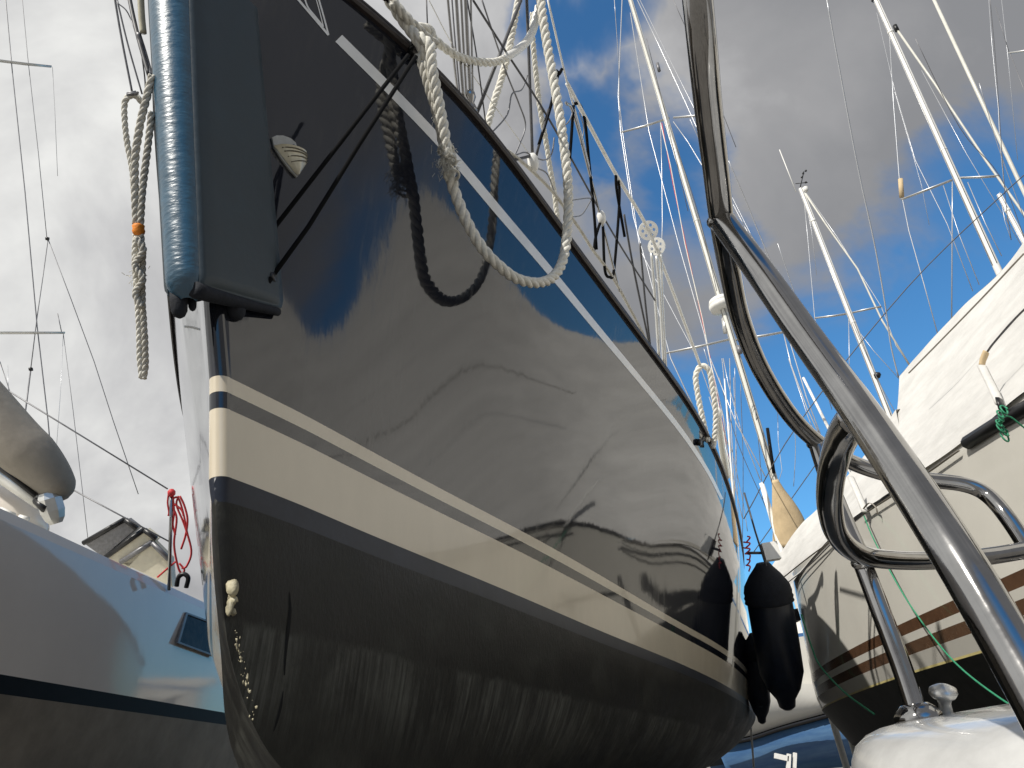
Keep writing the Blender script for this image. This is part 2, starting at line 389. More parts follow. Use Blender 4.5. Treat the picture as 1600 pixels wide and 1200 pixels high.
T2P = ([.035, .2, .45, .67, .8, .95, 1.19, 1.51, 2.37, 3.58, 4.5, 5.5, 7.4, 11.6], [.038, .19, .40, .61, .70, .79, .97, 1.18, 1.77, 2.5, 2.85, 3.0, 3.0, 2.3])
QD = np.linspace(math.sqrt(.035), math.sqrt(11.6), 1600)
def dense(T):
    """table -> smooth curve over sqrt(distance from the stem)"""
    y = pchip(QD ** 2, *T); dq = QD[1] - QD[0]; pad = 260
    yy = np.r_[y[0] + (y[1] - y[0]) * np.arange(-pad, 0), y, y[-1] + (y[-1] - y[-2]) * np.arange(1, pad + 1)]
    out = y * 0
    for sg, w_ in ((.035, 0), (.13, 1)):
        k = np.arange(-pad, pad + 1) * dq; g = np.exp(-k * k / (2 * sg * sg)); g /= g.sum()
        c = np.convolve(yy, g, 'same')[pad:-pad]; bl = np.clip((QD - .45) / .5, 0, 1); bl = bl * bl * (3 - 2 * bl)
        out = out + c * (bl if w_ else 1 - bl)
    return out
D0, D1, D2, D0P, D1P, D2P = (dense(T) for T in (T0, T1, T2, T0P, T1P, T2P))
def tb(u, D): return np.interp(np.sqrt(np.maximum(u, 0)), QD, D)
def hsheer(s): return 1.8 + .5 * np.maximum(0, 1 - (s + .45) / 10) ** 2
def breadth(u, h, port=False):
    u = np.asarray(u, float)
    b0, b1, b2 = (tb(u, D) for D in ((D0P, D1P, D2P) if port else (D0, D1, D2))); hs = hsheer(u - .52)
    lo = b0 + (b1 - b0) * (h / .317)
    t = (h - .317) / (hs - .317); a = np.clip((b1 - b0) / .317 * (hs - .317) / np.maximum(b2 - b1, .02), 0, 1.3)
    f_ = .82 * (a * t + (1 - a) * t * t) + .18 * t * t * (3 - 2 * t); hi = b1 + (b2 - b1) * np.where(t > 0, f_, 0)
    b = np.where(h <= .317, lo, hi)
    nose = np.sqrt(np.maximum(2 * RN * u - u * u, 0))
    return np.where(u < RN, nose, np.maximum(b, RN))
US = np.r_[RN * (1 - np.cos(np.linspace(0, np.pi / 2, 9))), np.linspace(.045, .6, 26)[0:], np.linspace(.65, 3, 44), np.linspace(3.1, 11.6, 74)]
def topside_grid(port=False):
    bands = [0, .07, .14, .211, .265, .317]
    rows = []
    for h in bands: rows.append((stem_s(h) + US, breadth(US, h, port), np.full(len(US), h)))
    hs = hsheer(US - .52)
    for v in np.linspace(0, 1, 26)[1:]:
        h = .317 + v * (hs - .317); rows.append((stem_s(h) + US, breadth(US, h, port), h))
    sg = -1 if port else 1
    return np.array([np.stack([sg * b, s, h], 1) for s, b, h in rows])
KS = [0, .061, .108, .18, .297, .399, .6, 1.2, 2.5, 5, 9, 10.5, 11.6]; KH = [-.02, -.273, -.437, -.559, -.679, -.74, -.82, -.92, -1.05, -1.12, -.75, -.4, -.1]
def keel_h(s): return pchip(np.clip(s, 0, 11.6), KS, KH)
def bc(s):
    """centre line of the yacht seen from the stem frame"""
    return (tb(s, D0) - tb(s, D0P)) / 2 * np.clip((s - .5) / 2.2, 0, 1) ** 1.5
def under_section(s, w, port=False):
    D = D0P if port else D0
    b0 = np.where(s < RN, np.sqrt(np.maximum(2 * RN * s - s * s, 0)), np.maximum(tb(s, D), RN)); hb = keel_h(s)
    c = bc(s) * (-1 if port else 1)
    P0 = (b0, 0 * b0); v_ = np.clip(s / 2.5, 0, 1); P1 = (b0 * (.90 + .09 * v_) + c * (.10 - .09 * v_), hb * (.36 + .09 * v_)); P2 = (c + (b0 - c) * (.34 + .28 * v_), hb * (.82 + .15 * v_)); P3 = (c, hb)
    q = [(1 - w) ** 3, 3 * w * (1 - w) ** 2, 3 * w * w * (1 - w), w ** 3]
    return sum(q[i] * p[0] for i, p in enumerate((P0, P1, P2, P3))), sum(q[i] * p[1] for i, p in enumerate((P0, P1, P2, P3)))
def under_grid(port=False):
    sg = -1 if port else 1; rows = []
    wf = np.linspace(0, 1, 240); SB, SH = zip(*[under_section(US, w, port) for w in wf]); SB = np.array(SB); SH = np.array(SH)
    ww = []
    for ht in (0, -.035, -.072):
        w_ = np.array([np.interp(-ht, -SH[:, k], wf) for k in range(len(US))]); ww.append(w_)
    for q in np.linspace(0, 1, 32)[1:]: ww.append(ww[2] + (1 - ww[2]) * q)
    for w_ in ww:
        b, h = under_section(US, w_, port); rows.append(np.stack([sg * b, US, h], 1))
    return np.array(rows)
def grid_normals(G, flip):
    du = np.gradient(G, axis=1); dv = np.gradient(G, axis=0); n = np.cross(du, dv)
    n /= np.linalg.norm(n, axis=2)[:, :, None] + 1e-12
    return -n if flip else n
def yacht_side(port):
    G = topside_grid(port); N_ = grid_normals(G, port); nc = G.shape[1]
    # seam of the nose: point straight ahead
    N_[:, 0] = (0, -1, 0)
    def piece(name, r0, r1, m, Gx=G, Nx=N_, fl=port):
        V = Gx[r0:r1 + 1].reshape(-1, 3); n = Nx[r0:r1 + 1].reshape(-1, 3)
        return yadd(name, V, gridF(r1 - r0 + 1, nc, fl), m, normals=n)
    sd = 'port' if port else 'starboard'
    piece('boot_stripe', 0, 3, M_CREAM); piece('hull_side', 3, 4, M_NAVY)
    piece('pinstripe', 4, 5, M_CREAM); piece('hull_side', 5, len(G) - 1, M_NAVY)
    Gu = under_grid(port); Nu = grid_normals(Gu, not port); Nu[:, 0] = (0, -1, 0)
    fl = not port
    piece('waterline_band', 0, 2, M_BOOT, Gu, Nu, fl); piece('underbody', 2, len(Gu) - 1, M_UNDER, Gu, Nu, fl)
    return G
GS = yacht_side(False); GP = yacht_side(True)

def surf_b(s, h):
    """half breadth of the starboard skin at (s, h)"""
    if h >= 0: return float(breadth(np.array([max(s - stem_s(h), 0)]), h)[0])
    w = np.linspace(0, 1, 60); b, hh = under_section(np.full(60, s), w)
    return float(np.interp(-h, -hh, b)) if h > hh[-1] else 0.0
def hit(x, y, out=0.0):
    r = ray(x, y); prev = None
    def ev(d):
        p = CAM + r * d - OO; b, s, h = p @ SDV, p @ AXV, p @ NV; return b - surf_b(s, h), s, h
    for d in np.arange(1.6, 14, .06):
        f_ = ev(d)[0]
        if prev is not None and prev > 0 >= f_:
            lo, hi = d - .06, d
            for _ in range(14):
                m_ = (lo + hi) / 2
                if ev(m_)[0] > 0: lo = m_
                else: hi = m_
            _, s, h = ev(hi); b = surf_b(s, h); e = .02
            nb = np.array([1, -(surf_b(s + e, h) - surf_b(s - e, h)) / (2 * e), -(surf_b(s, h + e) - surf_b(s, h - e)) / (2 * e)]); nb /= np.linalg.norm(nb)
            return np.array([b, s, h]) + nb * out, nb
        prev = f_
    return None
# cove stripe: runs below the sheer, raised paint tape following the skin
def ribbon_on_hull(cpts, width_px, out=.0015, n=24, taper=None):
    """ribbon laid on the skin along picture points"""
    c = spline([(x, y, 0) for x, y in cpts], n)[:, :2]; t = np.gradient(c, axis=0); t /= np.linalg.norm(t, axis=1)[:, None]
    V = []; m = len(c); wd = np.interp(np.linspace(0, 1, m), np.linspace(0, 1, len(width_px)), width_px)
    for k in range(m):
        nn = np.array([-t[k, 1], t[k, 0]]) * wd[k] / 2
        a = hit(*(c[k] + nn), out); b = hit(*(c[k] - nn), out)
        if a is None or b is None: continue
        V += [a[0], b[0]]
    k = len(V) // 2
    return np.array(V), [(2 * i, 2 * i + 1, 2 * i + 3, 2 * i + 2) for i in range(k - 1)]
cove = [(529, 60), (615, 146), (700, 236), (780, 331), (850, 413), (930, 510), (1000, 594), (1060, 668), (1102, 730), (1128, 780)]
V, F = ribbon_on_hull(cove, [15, 15, 14.5, 13.5, 12, 10, 8.5, 7.5, 5.5, 4]); yadd('cove_stripe', V, F, M_NAVY_COVE)
# outlined emblem ahead of the cove stripe
for ln, wd in (([(452, -16), (466, 0), (490, 28), (513, 55)], [3.5]), ([(513, 55), (506, 28), (498, 0), (494, -14)], [2.6]),
               ([(472, -16), (480, 10), (493, 27), (505, 42)], [2.4]), ([(505, 42), (500, 22), (494, 0), (490, -14)], [1.6])):
    V, F = ribbon_on_hull(ln, wd * 2, n=5, out=.0016 + .0004 * random.random()); yadd('emblem_line', V, F, M_NAVY_COVE)
# crack in the underbody, chips
V, F = ribbon_on_hull([(452, 925), (453, 955), (449, 990), (446, 1020), (444, 1055)], [1, 4, 5.5, 3.5, 1.5], out=.0015, n=6); yadd('hull_crack', V, F, M_CRACK)
V, F = ribbon_on_hull([(442, 1080), (438, 1105), (432, 1128), (427, 1143)], [1, 4, 3, 1], out=.0015, n=6); yadd('hull_crack', V, F, M_CRACK)

def rock(c, r, seed, n=2, amp=.3, sq=(1, 1, 1)):
    import bmesh
    bm = bmesh.new(); bmesh.ops.create_icosphere(bm, subdivisions=n, radius=1); R_ = np.random.default_rng(seed)
    ph = R_.uniform(0, 6, (4, 3)); V = np.array([v.co[:] for v in bm.verts])
    k = 1 + amp * sum(np.sin(V @ (R_.normal(size=3) * (2 + i * 2)) + ph[i, 0]) / (1 + i) for i in range(4)) / 1.5
    F = [tuple(v.index for v in f.verts) for f in bm.faces]; bm.free()
    return V * k[:, None] * r * np.array(sq) + np.array(c), F
def centre(x, y, b=0.0):
    r = ray(x, y); k = (b - (CAM - OO) @ SDV) / (r @ SDV); p = CAM + k * r - OO; return np.array([b, p @ AXV, p @ NV])
chips = [rock(centre(359, 920, .022), .024, 1, 3, .5, (.7, .45, .9)), rock(centre(362, 934, .024), .016, 4, 3, .6, (.8, .5, 1.0)), rock(centre(359, 948, .024), .014, 2, 2, .6, (.6, .4, 1.3)), rock(centre(364, 912, .024), .011, 5, 2, .6, (.8, .5, 1.0)), rock(centre(363, 958, .025), .008, 6, 2, .6)]
V, F = join(chips); yadd('chipped_filler', V, F, M_CHIP)
ch = []
for k in range(44):
    y = random.uniform(975, 1125); x = np.interp(y, [990, 1040, 1105], [370, 376, 394]) + random.uniform(-5, 7)
    ch.append(rock(centre(x, y, .027), random.choice((.0012, .0018, .0026, .0042)), 10 + k, 1, .7, (.8, .5, random.uniform(.8, 2.2))))
V, F = join(ch); o = yadd('paint_blisters', V, F, M_CHIP); o['kind'] = 'stuff'

# toe rail along both sheers
def rail(G, sg):
    sh = G[-1]; keep = np.r_[0:len(sh):1]; p = sh[keep]
    t = np.gradient(p, axis=0); t /= np.linalg.norm(t, axis=1)[:, None]
    o_ = np.cross(t, [0, 0, 1]) * sg; o_ /= np.linalg.norm(o_, axis=1)[:, None]; o_[0] = (0, -1, 0)
    def sweep(sec):
        V = np.array([[p[k] + o_[k] * a + np.array([0, 0, 1]) * c for a, c in sec] for k in range(len(p))]).reshape(-1, 3); ns = len(sec)
        F = [(k * ns + i, k * ns + (i + 1) % ns, (k + 1) * ns + (i + 1) % ns, (k + 1) * ns + i) for k in range(len(p) - 1) for i in range(ns)]
        return V, F
    V, F = sweep([(-.03, -.03), (.010, -.034), (.020, -.026), (.020, -.006), (-.03, -.006)]); yadd('rubbing_strake', V, F, M_RUBBER, smooth=False)
    V, F = sweep([(-.03, -.005), (.013, -.005), (.014, .003), (-.03, .003)]); yadd('rail_trim', V, F, M_RAILTRIM, smooth=False)
    V, F = sweep([(-.03, .004), (.018, .004), (.018, .020), (.006, .030), (-.03, .030)]); yadd('toe_rail', V, F, M_RUBBER, smooth=False)
rail(GS, 1); rail(GP, -1)
# deck between the sheers, transom
a = GS[-1] + [-.02, 0, -.01]; b = GP[-1] + [.02, 0, -.01]
rows = [a * (1 - t) + b * t + [0, 0, .06 * 4 * t * (1 - t)] for t in np.linspace(0, 1, 7)]
yadd('deck', np.vstack(rows), gridF(7, len(US)), M_DECK)
ring = np.vstack([GS[:, -1][::-1], under_grid(False)[:, -1][1:], under_grid(True)[::-1][1:, -1], GP[:, -1][1:]])
yadd('transom', ring, [tuple(range(len(ring)))], M_NAVY, smooth=False)
# fin keel and rudder, standing on the yard
def fin(name, s0, s1, h0, h1, th, m, rake=.3):
    V = []
    for h, k, off in ((h0, 1.0, 0), (h1, .8, rake)):
        for a_ in np.linspace(0, 2 * np.pi, 20, endpoint=False):
            c = (s0 + s1) / 2 + off; V.append((float(bc(np.array(c))) + th * math.sin(a_) * k, c + (s1 - s0) / 2 * math.cos(a_) * k, h))
    F = [(i, (i + 1) % 20, 20 + (i + 1) % 20, 20 + i) for i in range(20)] + [tuple(range(20))[::-1], tuple(range(20, 40))]
    yadd(name, V, F, m)
fin('keel', 4.2, 6.6, -.95, -2.27, .13, M_UNDER); fin('rudder', 10.2, 10.9, -.35, -1.7, .05, M_UNDER, .1)

# clam-shell fitting near the bow
def fitting():
    ctr, nb = hit(450, 243, 0)
    def HB(x, y, out): return hit(x, y, out)[0]
    # backing plate
    ol = [(423, 216), (430, 213), (440, 213), (452, 217), (460, 224), (463, 233), (474, 243), (477, 256), (470, 266), (462, 278), (452, 268), (437, 248), (427, 232)]
    lo = np.array([HB(x, y, .001) for x, y in ol]); hi = np.array([HB(x, y, .008) for x, y in ol]); n = len(ol)
    V = np.vstack([lo, hi]); F = [tuple(range(n, 2 * n))] + [(i, (i + 1) % n, n + (i + 1) % n, n + i) for i in range(n)]
    base = yadd('clamshell_vent', V, F, M_VENTGREY, smooth=False)
    # hood: ribbed shell rising from the plate, widest at the top edge, closing to the lower point
    rows = []
    for k, t in enumerate(np.linspace(0, 1, 8)):
        L_ = np.array([np.interp(t, [0, 1], [425, 461]), np.interp(t, [0, 1], [229, 275])])
        R_ = np.array([np.interp(t, [0, .35, 1], [476, 476, 463]), np.interp(t, [0, .35, 1], [243, 258, 276])])
        h = .030 * (1 - t) ** .6 + .009
        for q in np.linspace(0, 1, 9):
            c = L_ * (1 - q) + R_ * q; rows.append(HB(c[0], c[1], .009 + h * math.sin(math.pi * q) ** .5 + .002 * (k % 2)))
    V = np.array(rows); F = gridF(8, 9) ; F.append(tuple(range(9)))
    yadd('vent_hood', V, F, M_IVORY, base)
    for t in (.12, .24, .42, .6):
        L_ = (np.interp(t, [0, 1], [427, 461]), np.interp(t, [0, 1], [229, 275])); R_ = (475, 245 + 22 * t)
        pts = [HB(L_[0] * (1 - q) + R_[0] * q, L_[1] * (1 - q) + R_[1] * q, .012 + (.030 * (1 - t) ** .6 + .009) * math.sin(math.pi * q) ** .5) for q in np.linspace(0.05, .95, 9)]
        V, F = tube(np.array(pts), .0028, 6); yadd('vent_rib', V, F, M_VENTDARK, base)
    for x, y in ((457, 228), (460, 272)):
        c = HB(x, y, .009); V, F = lathe(c, c + nb * .004, [(0, .004), (.6, .004), (1, .002)], 10); yadd('screw', V, F, M_STEEL, base)
fitting()
# small black fairlead on the topside near the cove stripe
c, nb = hit(1090, 691, .0); V, F = lathe(c - nb * .01, c + nb * .035, [(0, .036), (.85, .036), (1, .03)], 4); yadd('fender_plug', V, F, M_BLACK)

# ---------------------------------------------------------------- yacht's deck gear (stanchions, lifelines, pulpit wires)
_sh = []
for b_, s_, h_ in GS[-1]:
    q_ = B(b_, s_, h_) - CAM; _sh.append((800 + FPX * (q_ @ RT) / (q_ @ FW), q_ @ FW))
_sh = np.array(_sh); _k = int(np.argmax(_sh[:, 0])); _sh = _sh[:_k + 1]
def SD(x, off=.08): return float(np.interp(x, _sh[:, 0], _sh[:, 1])) + off
def deckpts(pts): return px([(x, y, SD(x)) for x, y, *_ in pts])
def yw(name, pts, r, m, n=8, seg=6):
    w = deckpts(pts) if pts[0][0] > 600 else px(pts)
    k = (w[0] - CAM) @ FW / pts[0][2] if len(pts[0]) > 2 else 1
    V, F = tube(spline(w, n) if len(pts) > 2 else w, r * min(max(k, 1), 1.35), seg); return yaddw(name, V, F, m)
# stanchions
yw('stanchion', [(820, -60, 3.6), (823, 0, 3.6), (832, 244, 3.5)], .0075, M_WIREDARK)
yw('stanchion', [(857, 171, 3.55), (838, 243, 3.5)], .006, M_WIREDARK)
yw('stanchion', [(884, 160, 3.9), (900, 190, 3.95), (950, 385, 4.3), (968, 455, 4.45)], .008, M_STEEL)
V, F = lathe(P(831, 240, SD(831)), P(835, 268, SD(831)), [(0, .016), (.2, .03), (.7, .033), (1, .016)], 12); yaddw('stanchion_base', V, F, M_WHITEP)
V, F = lathe(P(938, 330, SD(938)), P(942, 350, SD(938)), [(0, .016), (.3, .03), (.8, .026), (1, .012)], 12); yaddw('stanchion_base', V, F, M_WHITEP)
yw('stanchion', [(795, 252, 3.4), (828, 244, 3.5)], .007, M_WIREDARK)
for a_ in ([(1018, 395, 4.9), (1024, 470, 4.95), (1030, 560, 5.0)], [(1026, 400, 5), (1032, 470, 5.1), (1037, 572, 5.1)], [(1033, 398, 5.1), (1035, 470, 5.1), (1040, 575, 5.2)]):
    yw('stanchion', a_, .011, M_ALU)
# lifelines
yw('lifeline', [(739, 0, 3.3), (790, 80, 3.45), (860, 190, 3.7), (955, 360, 4.3), (1025, 472, 4.95)], .0055, M_WIREDARK)
yw('lifeline', [(772, 222, 3.3), (811, 249, 3.45), (850, 285, 3.6), (871, 309, 3.7), (907, 360, 3.95), (926, 390, 4.1), (959, 436, 4.4), (1004, 520, 4.9), (1020, 552, 5.1)], .009, M_ROPEDIRTY)
yw('lifeline', [(856, 0, 3.5), (885, 125, 3.7), (903, 190, 3.8), (925, 280, 4.1)], .005, M_WHITEP)
yw('lifeline', [(886, 130, 3.8), (919, 192, 3.95), (961, 270, 4.3), (1006, 345, 4.8), (1031, 403, 5.1), (1060, 478, 5.6), (1094, 571, 6.2)], .011, M_WHITEP)
yw('stay', [(814, 0, 3.6), (745, 177, 3.2)], .008, M_WIREDARK)
yw('stay', [(730, 0, 3.2), (745, 90, 3.2), (761, 208, 3.2)], .0035, M_WIREDARK)
yw('stay', [(666, -10, 3.1), (668, 42, 3.1)], .003, M_WIREDARK)
yw('stay', [(670, 0, 3.2), (720, 90, 3.3), (830, 245, 3.8)], .0025, M_WHITEP)
yw('stay', [(753, 0, 3.3), (790, 110, 3.3), (810, 160, 3.3), (821, 195, 3.35), (812, 225, 3.4), (804, 243, 3.4)], .004, M_WIREGREY)
yw('stay', [(824, 118, 3.4), (815, 140, 3.4), (800, 147, 3.4), (792, 180, 3.35), (764, 212, 3.3)], .0035, M_WIREGREY)
yw('stay', [(804, 243, 3.4), (820, 238, 3.45), (833, 244, 3.5), (850, 250, 3.5), (862, 240, 3.5), (866, 215, 3.5)], .0035, M_WIREGREY)
yw('stay', [(838, 262, 3.5), (855, 272, 3.6), (866, 300, 3.7)], .0035, M_WIREGREY)
yw('stay', [(893, 339, 3.9), (908, 336, 4), (918, 322, 4.0), (922, 310, 4.0), (892, 313, 4.0)], .0035, M_WIREGREY)
yw('stay', [(897, 168, 3.9), (890, 188, 3.9), (880, 198, 3.85)], .0035, M_WIREGREY)
yw('stay', [(905, 175, 3.9), (912, 200, 3.9), (908, 226, 3.95)], .003, M_WIREGREY)
# chrome rigging bundle above the bow with its drum
for x0, x1, r in ((697, 716, .006), (704, 719, .004), (711, 724, .008), (719, 729, .006), (726, 735, .009), (735, 739, .005)):
    yw('shroud', [(x0, -30, 3.35), (x0 + (x1 - x0) * .5, 70, 3.32), (x1, 152, 3.3)], r, M_STEEL if r > .0045 else M_WIREGREY, seg=8)
V, F = lathe(P(733, 140, SD(735)), P(737, 182, SD(735)), [(0, .012), (.1, .027), (.3, .032), (.5, .02), (.7, .032), (1, .034)], 16); yaddw('furling_drum', V, F, M_STEEL)
yw('shroud', [(1000, 380, 5.0), (1008, 470, 5.0), (1016, 540, 5.0)], .007, M_WIREDARK)
yw('shroud', [(975, 335, 4.8), (990, 420, 4.8), (1014, 535, 5.0)], .007, M_WIREDARK)
yw('shroud', [(1120, 640, 7), (1128, 700, 7), (1136, 745, 7)], .03, M_SPAR)
V, F = lathe(P(1120, 636, SD(1120)), P(1123, 656, SD(1120)), [(0, .02), (.3, .04), (.7, .04), (1, .02)], 12); yaddw('stanchion_cap', V, F, M_WHITEP)
# black cord loops tied round the lifelines
def cordthing(label, paths, group=None, m=M_BLACKCORD, r=.008, name='black_cord', cat='cord'):
    parts = [tube(spline(deckpts(q), 8), r * 1.25, 7) for q in paths]; V, F = join(parts)
    return top(name, V, F, m, label, cat, group)
cordthing('black cord looped over the lifeline just right of the thick hanging rope', [[(896, 165, 3.9), (893, 210, 3.9), (888, 290, 3.9), (892, 345, 3.9)], [(897, 162, 3.9), (906, 164, 3.9), (914, 190, 3.9), (920, 250, 4), (928, 330, 4.1), (932, 390, 4.1)]], 'black cords on the yacht lifelines')
cordthing('black cord hanging as a long narrow loop left of the perforated discs', [[(966, 282, 4.5), (968, 300, 4.5), (966, 345, 4.5), (959, 424, 4.5), (953, 433, 4.5), (945, 421, 4.5), (942, 352, 4.4), (939, 346, 4.3), (931, 370, 4.2), (928, 394, 4.2)], [(962, 272, 4.5), (964, 300, 4.5), (976, 370, 4.5)]], 'black cords on the yacht lifelines')
cordthing('short black cord knotted in a V above the white stanchion base', [[(873, 112, 3.7), (868, 140, 3.7), (875, 200, 3.7), (880, 260, 3.7)], [(870, 118, 3.7), (862, 160, 3.7), (842, 226, 3.6)], [(869, 110, 3.7), (873, 116, 3.7), (878, 108, 3.7)]], 'black cords on the yacht lifelines')

# perforated discs
def disc(cx, cy, d, r, label, tilt):
    c = P(cx, cy, d); v = -(ray(cx, cy)); v = v / np.linalg.norm(v) + np.array(tilt); v /= np.linalg.norm(v)
    u = np.cross(v, [0, 0, 1]); u /= np.linalg.norm(u); w = np.cross(v, u)
    import bmesh
    bm = bmesh.new(); th = .018
    nr, na = 0, 60
    # ring of 6 holes built as polar cells: outer ring, hub and six spokes
    def arc(r0, r1, a0, a1, n):
        vs = []
        for rr in (r0, r1):
            for k in range(n + 1):
                a_ = a0 + (a1 - a0) * k / n; vs.append((rr * math.cos(a_), rr * math.sin(a_)))
        return vs, n
    pieces = []
    R_ = r
    hole = .17 * R_; ringr = .58 * R_
    V = []; F = []
    nseg = 12
    for k in range(6):
        a0 = math.radians(60 * k) - math.pi / 6; a1 = a0 + math.pi / 3; am = (a0 + a1) / 2; hc = (ringr * math.cos(am), ringr * math.sin(am))
        inner = [(hc[0] + hole * math.cos(am + t), hc[1] + hole * math.sin(am + t)) for t in np.linspace(0, 2 * math.pi, 24, endpoint=False)]
        outer = []
        for t in np.linspace(0, 2 * math.pi, 24, endpoint=False):
            # cast from hole centre to the wedge boundary
            dx, dy = math.cos(am + t), math.sin(am + t); best = 9
            bb = hc[0] * dx + hc[1] * dy; cc = hc[0] ** 2 + hc[1] ** 2 - R_ * R_; best = min(best, -bb + math.sqrt(bb * bb - cc))
            for ae in (a0, a1):
                nx, ny = -math.sin(ae), math.cos(ae); den = dx * nx + dy * ny
                if abs(den) > 1e-6:
                    q = -(hc[0] * nx + hc[1] * ny) / den
                    if q > 0: best = min(best, q)
            outer.append((hc[0] + dx * best, hc[1] + dy * best))
        b0 = len(V)
        for z in (-th / 2, th / 2):
            for q in inner + outer: V.append(c + u * q[0] + w * q[1] + v * z)
        for i in range(24):
            j = (i + 1) % 24
            F += [(b0 + 48 + i, b0 + 48 + j, b0 + 72 + j, b0 + 72 + i), (b0 + j, b0 + i, b0 + 24 + i, b0 + 24 + j),
                  (b0 + i, b0 + j, b0 + 48 + j, b0 + 48 + i), (b0 + 24 + j, b0 + 24 + i, b0 + 72 + i, b0 + 72 + j)]
    bm.free()
    return top('perforated_disc', V, F, M_WHITEP, label, 'disc', 'white perforated discs', smooth=False)
disc(1013, 360, SD(1013), .073, 'upper white plastic disc with six holes threaded on the lifeline', (.2, -.1, 0))
disc(1026, 385, SD(1026), .069, 'lower white plastic disc with holes, half behind the pole tops', (-.3, .1, .1))

# ================================================================ blue bow fender (U section round the stem)
def bow_fender():
    bot = centre(293, 442); tp = centre(270, -60)
    base = B(0, bot[1], bot[2])
    t = thing('bow_fender', 'blue foam bow fender wrapped round the stem of the dark yacht', 'fender', base)
    lowr = hit(437, 474)[0][2]; fr = hit(433, 440, .02)[0]; fu = hit(395, 10, .02)[0]
    def sec(v, shrink=1.0, dz=0):
        c = bot * (1 - v) + tp * v; r = (.062 + .024 * v) * shrink
        fl = fr * (1 - v) + fu * v
        return c, r, fl
    nst = 34
    # cylinder part (front) and two flap parts
    def cyl():
        rows = []; NA = 30
        prof = [(-.05, .35), (-.035, .72), (-.018, .93), (0, 1)] + [(x, 1) for x in np.linspace(.03, 1, nst)]
        for v, sh in prof:
            c, r, fl = sec(v); r = r * sh
            for k in range(NA + 1):
                a_ = math.pi + (-.62 + 1.24 * k / NA) * math.pi     # open at the back
                # a_=pi -> forward (-s)
                rows.append(B(c[0] + r * math.sin(a_) * -1, c[1] + r * math.cos(a_), c[2]))
        n = len(prof); return np.array(rows), gridF(n, NA + 1)
    V, F = cyl(); add('bumper_roll', V, F, M_BLUEVINYL, t)
    lip = []
    def flap(sg):
        prof = [(-.032, .0, .45), (-.026, .010, .8), (-.014, .018, 1)] + [(x, .020, 1) for x in np.linspace(0, 1, nst)]
        rows = []; NB = 14
        for v, th, sc_ in prof:
            vv = max(v, -.03); c, r, fl = sec(vv); h = c[2] + (v - vv) * (tp[2] - bot[2])
            a0 = math.pi - .36 * math.pi; s0 = c[1] + r * math.cos(a0) * .9; b0 = r * math.sin(a0) * .98
            s1 = fl[1]; b1 = fl[0]
            if sg < 0: s1 = s0 + .08; b1 = b0 - .035
            # flap drops lower towards its rear edge
            for side_ in (0, 1):
                for k in range(NB + 1):
                    q = k / NB; q = q if side_ == 0 else 1 - q
                    b_ = b0 + (b1 - b0) * q ** 1.15; s_ = s0 + (s1 - s0) * q
                    off = (th * min(1, .15 + q * 5) if side_ == 0 else -.004) * (1 - .4 * q ** 4) * sc_
                    drop = (lowr - bot[2]) * q * (1 - min(max(v, 0), 1)) if sg > 0 else 0
                    rows.append(B(sg * (b_ + off), s_ - off * .3, h + drop))
        n = len(prof); nc = 2 * (NB + 1); F = gridF(n, nc)
        F += [(i * nc + nc - 1, i * nc, (i + 1) * nc, (i + 1) * nc + nc - 1) for i in range(n - 1)]
        F.append(tuple(range(nc))); lip.append(np.array(rows[:NB + 1]))
        return np.array(rows), F
    for sg in (1, -1):
        V, F = flap(sg); add('side_flap', V, F, M_BLUEFLAP, t)
    V, F = tube(lip[0] - NV * .012 - SDV * .012, np.linspace(.026, .014, len(lip[0])), 10); add('lower_lip', V, F, M_CANVASN, t)
    # drooping lobes of the lower lip
    for x0, y0, x1, y1, r, d in ((278, 455, 281, 497, .024, None), (300, 462, 301, 486, .012, None), (368, 462, 369, 500, .030, None), (338, 462, 338, 492, .022, None)):
        a_ = centre(x0, y0, .05 if x0 > 350 else -.03 if x0 < 290 else -.01); b_ = centre(x1, y1, .05 if x0 > 350 else -.03 if x0 < 290 else -.01)
        V, F = lathe(B(*a_), B(*b_), [(0, r), (.4, r * 1.05), (.75, r * .95), (.92, r * .65), (1, r * .2)], 16); add('lower_lip', V, F, M_CANVASN, t)
    # dark inner plug closing the roll
    c, r, fl = sec(-.02); V, F = lathe(B(0, c[1] + .01, c[2] - .004), B(0, c[1] + .01, c[2] + .05), [(0, r * .7), (.2, r * .93), (1, r * .93)], 24); add('foam_core', V, F, M_CANVASN, t)
    # eyelet and lashings
    e, nb = hit(412, 440, .045); ew = B(*e)
    V, F = lathe(ew - (SDV * .004), ew + (SDV * .006), [(0, .016), (.5, .018), (1, .016)], 18); add('eyelet', V, F, M_BLACK, t)
    dd = (ew - CAM) @ FW
    V, F = tube(px([(650, 88, 3.05), (560, 228, (3.05 + dd) / 2 + .06), (482, 354, dd + .15), (418, 442, dd - .01)]), .0085, 8); add('lashing', V, F, M_BLACKCORD, t)
    V, F = tube(px([(638, 86, 3.1), (535, 219, 2.86), (430, 354, dd + .12), (418, 372, dd + .13)]), .0085, 8); add('lashing', V, F, M_BLACKCORD, t)
    V, F = tube(spline(px([(424, 434, dd - .02), (415, 446, dd - .03), (404, 442, dd - .03), (398, 436, dd - .02)]), 6), .0085, 8); add('lashing', V, F, M_BLACKCORD, t)
bow_fender()

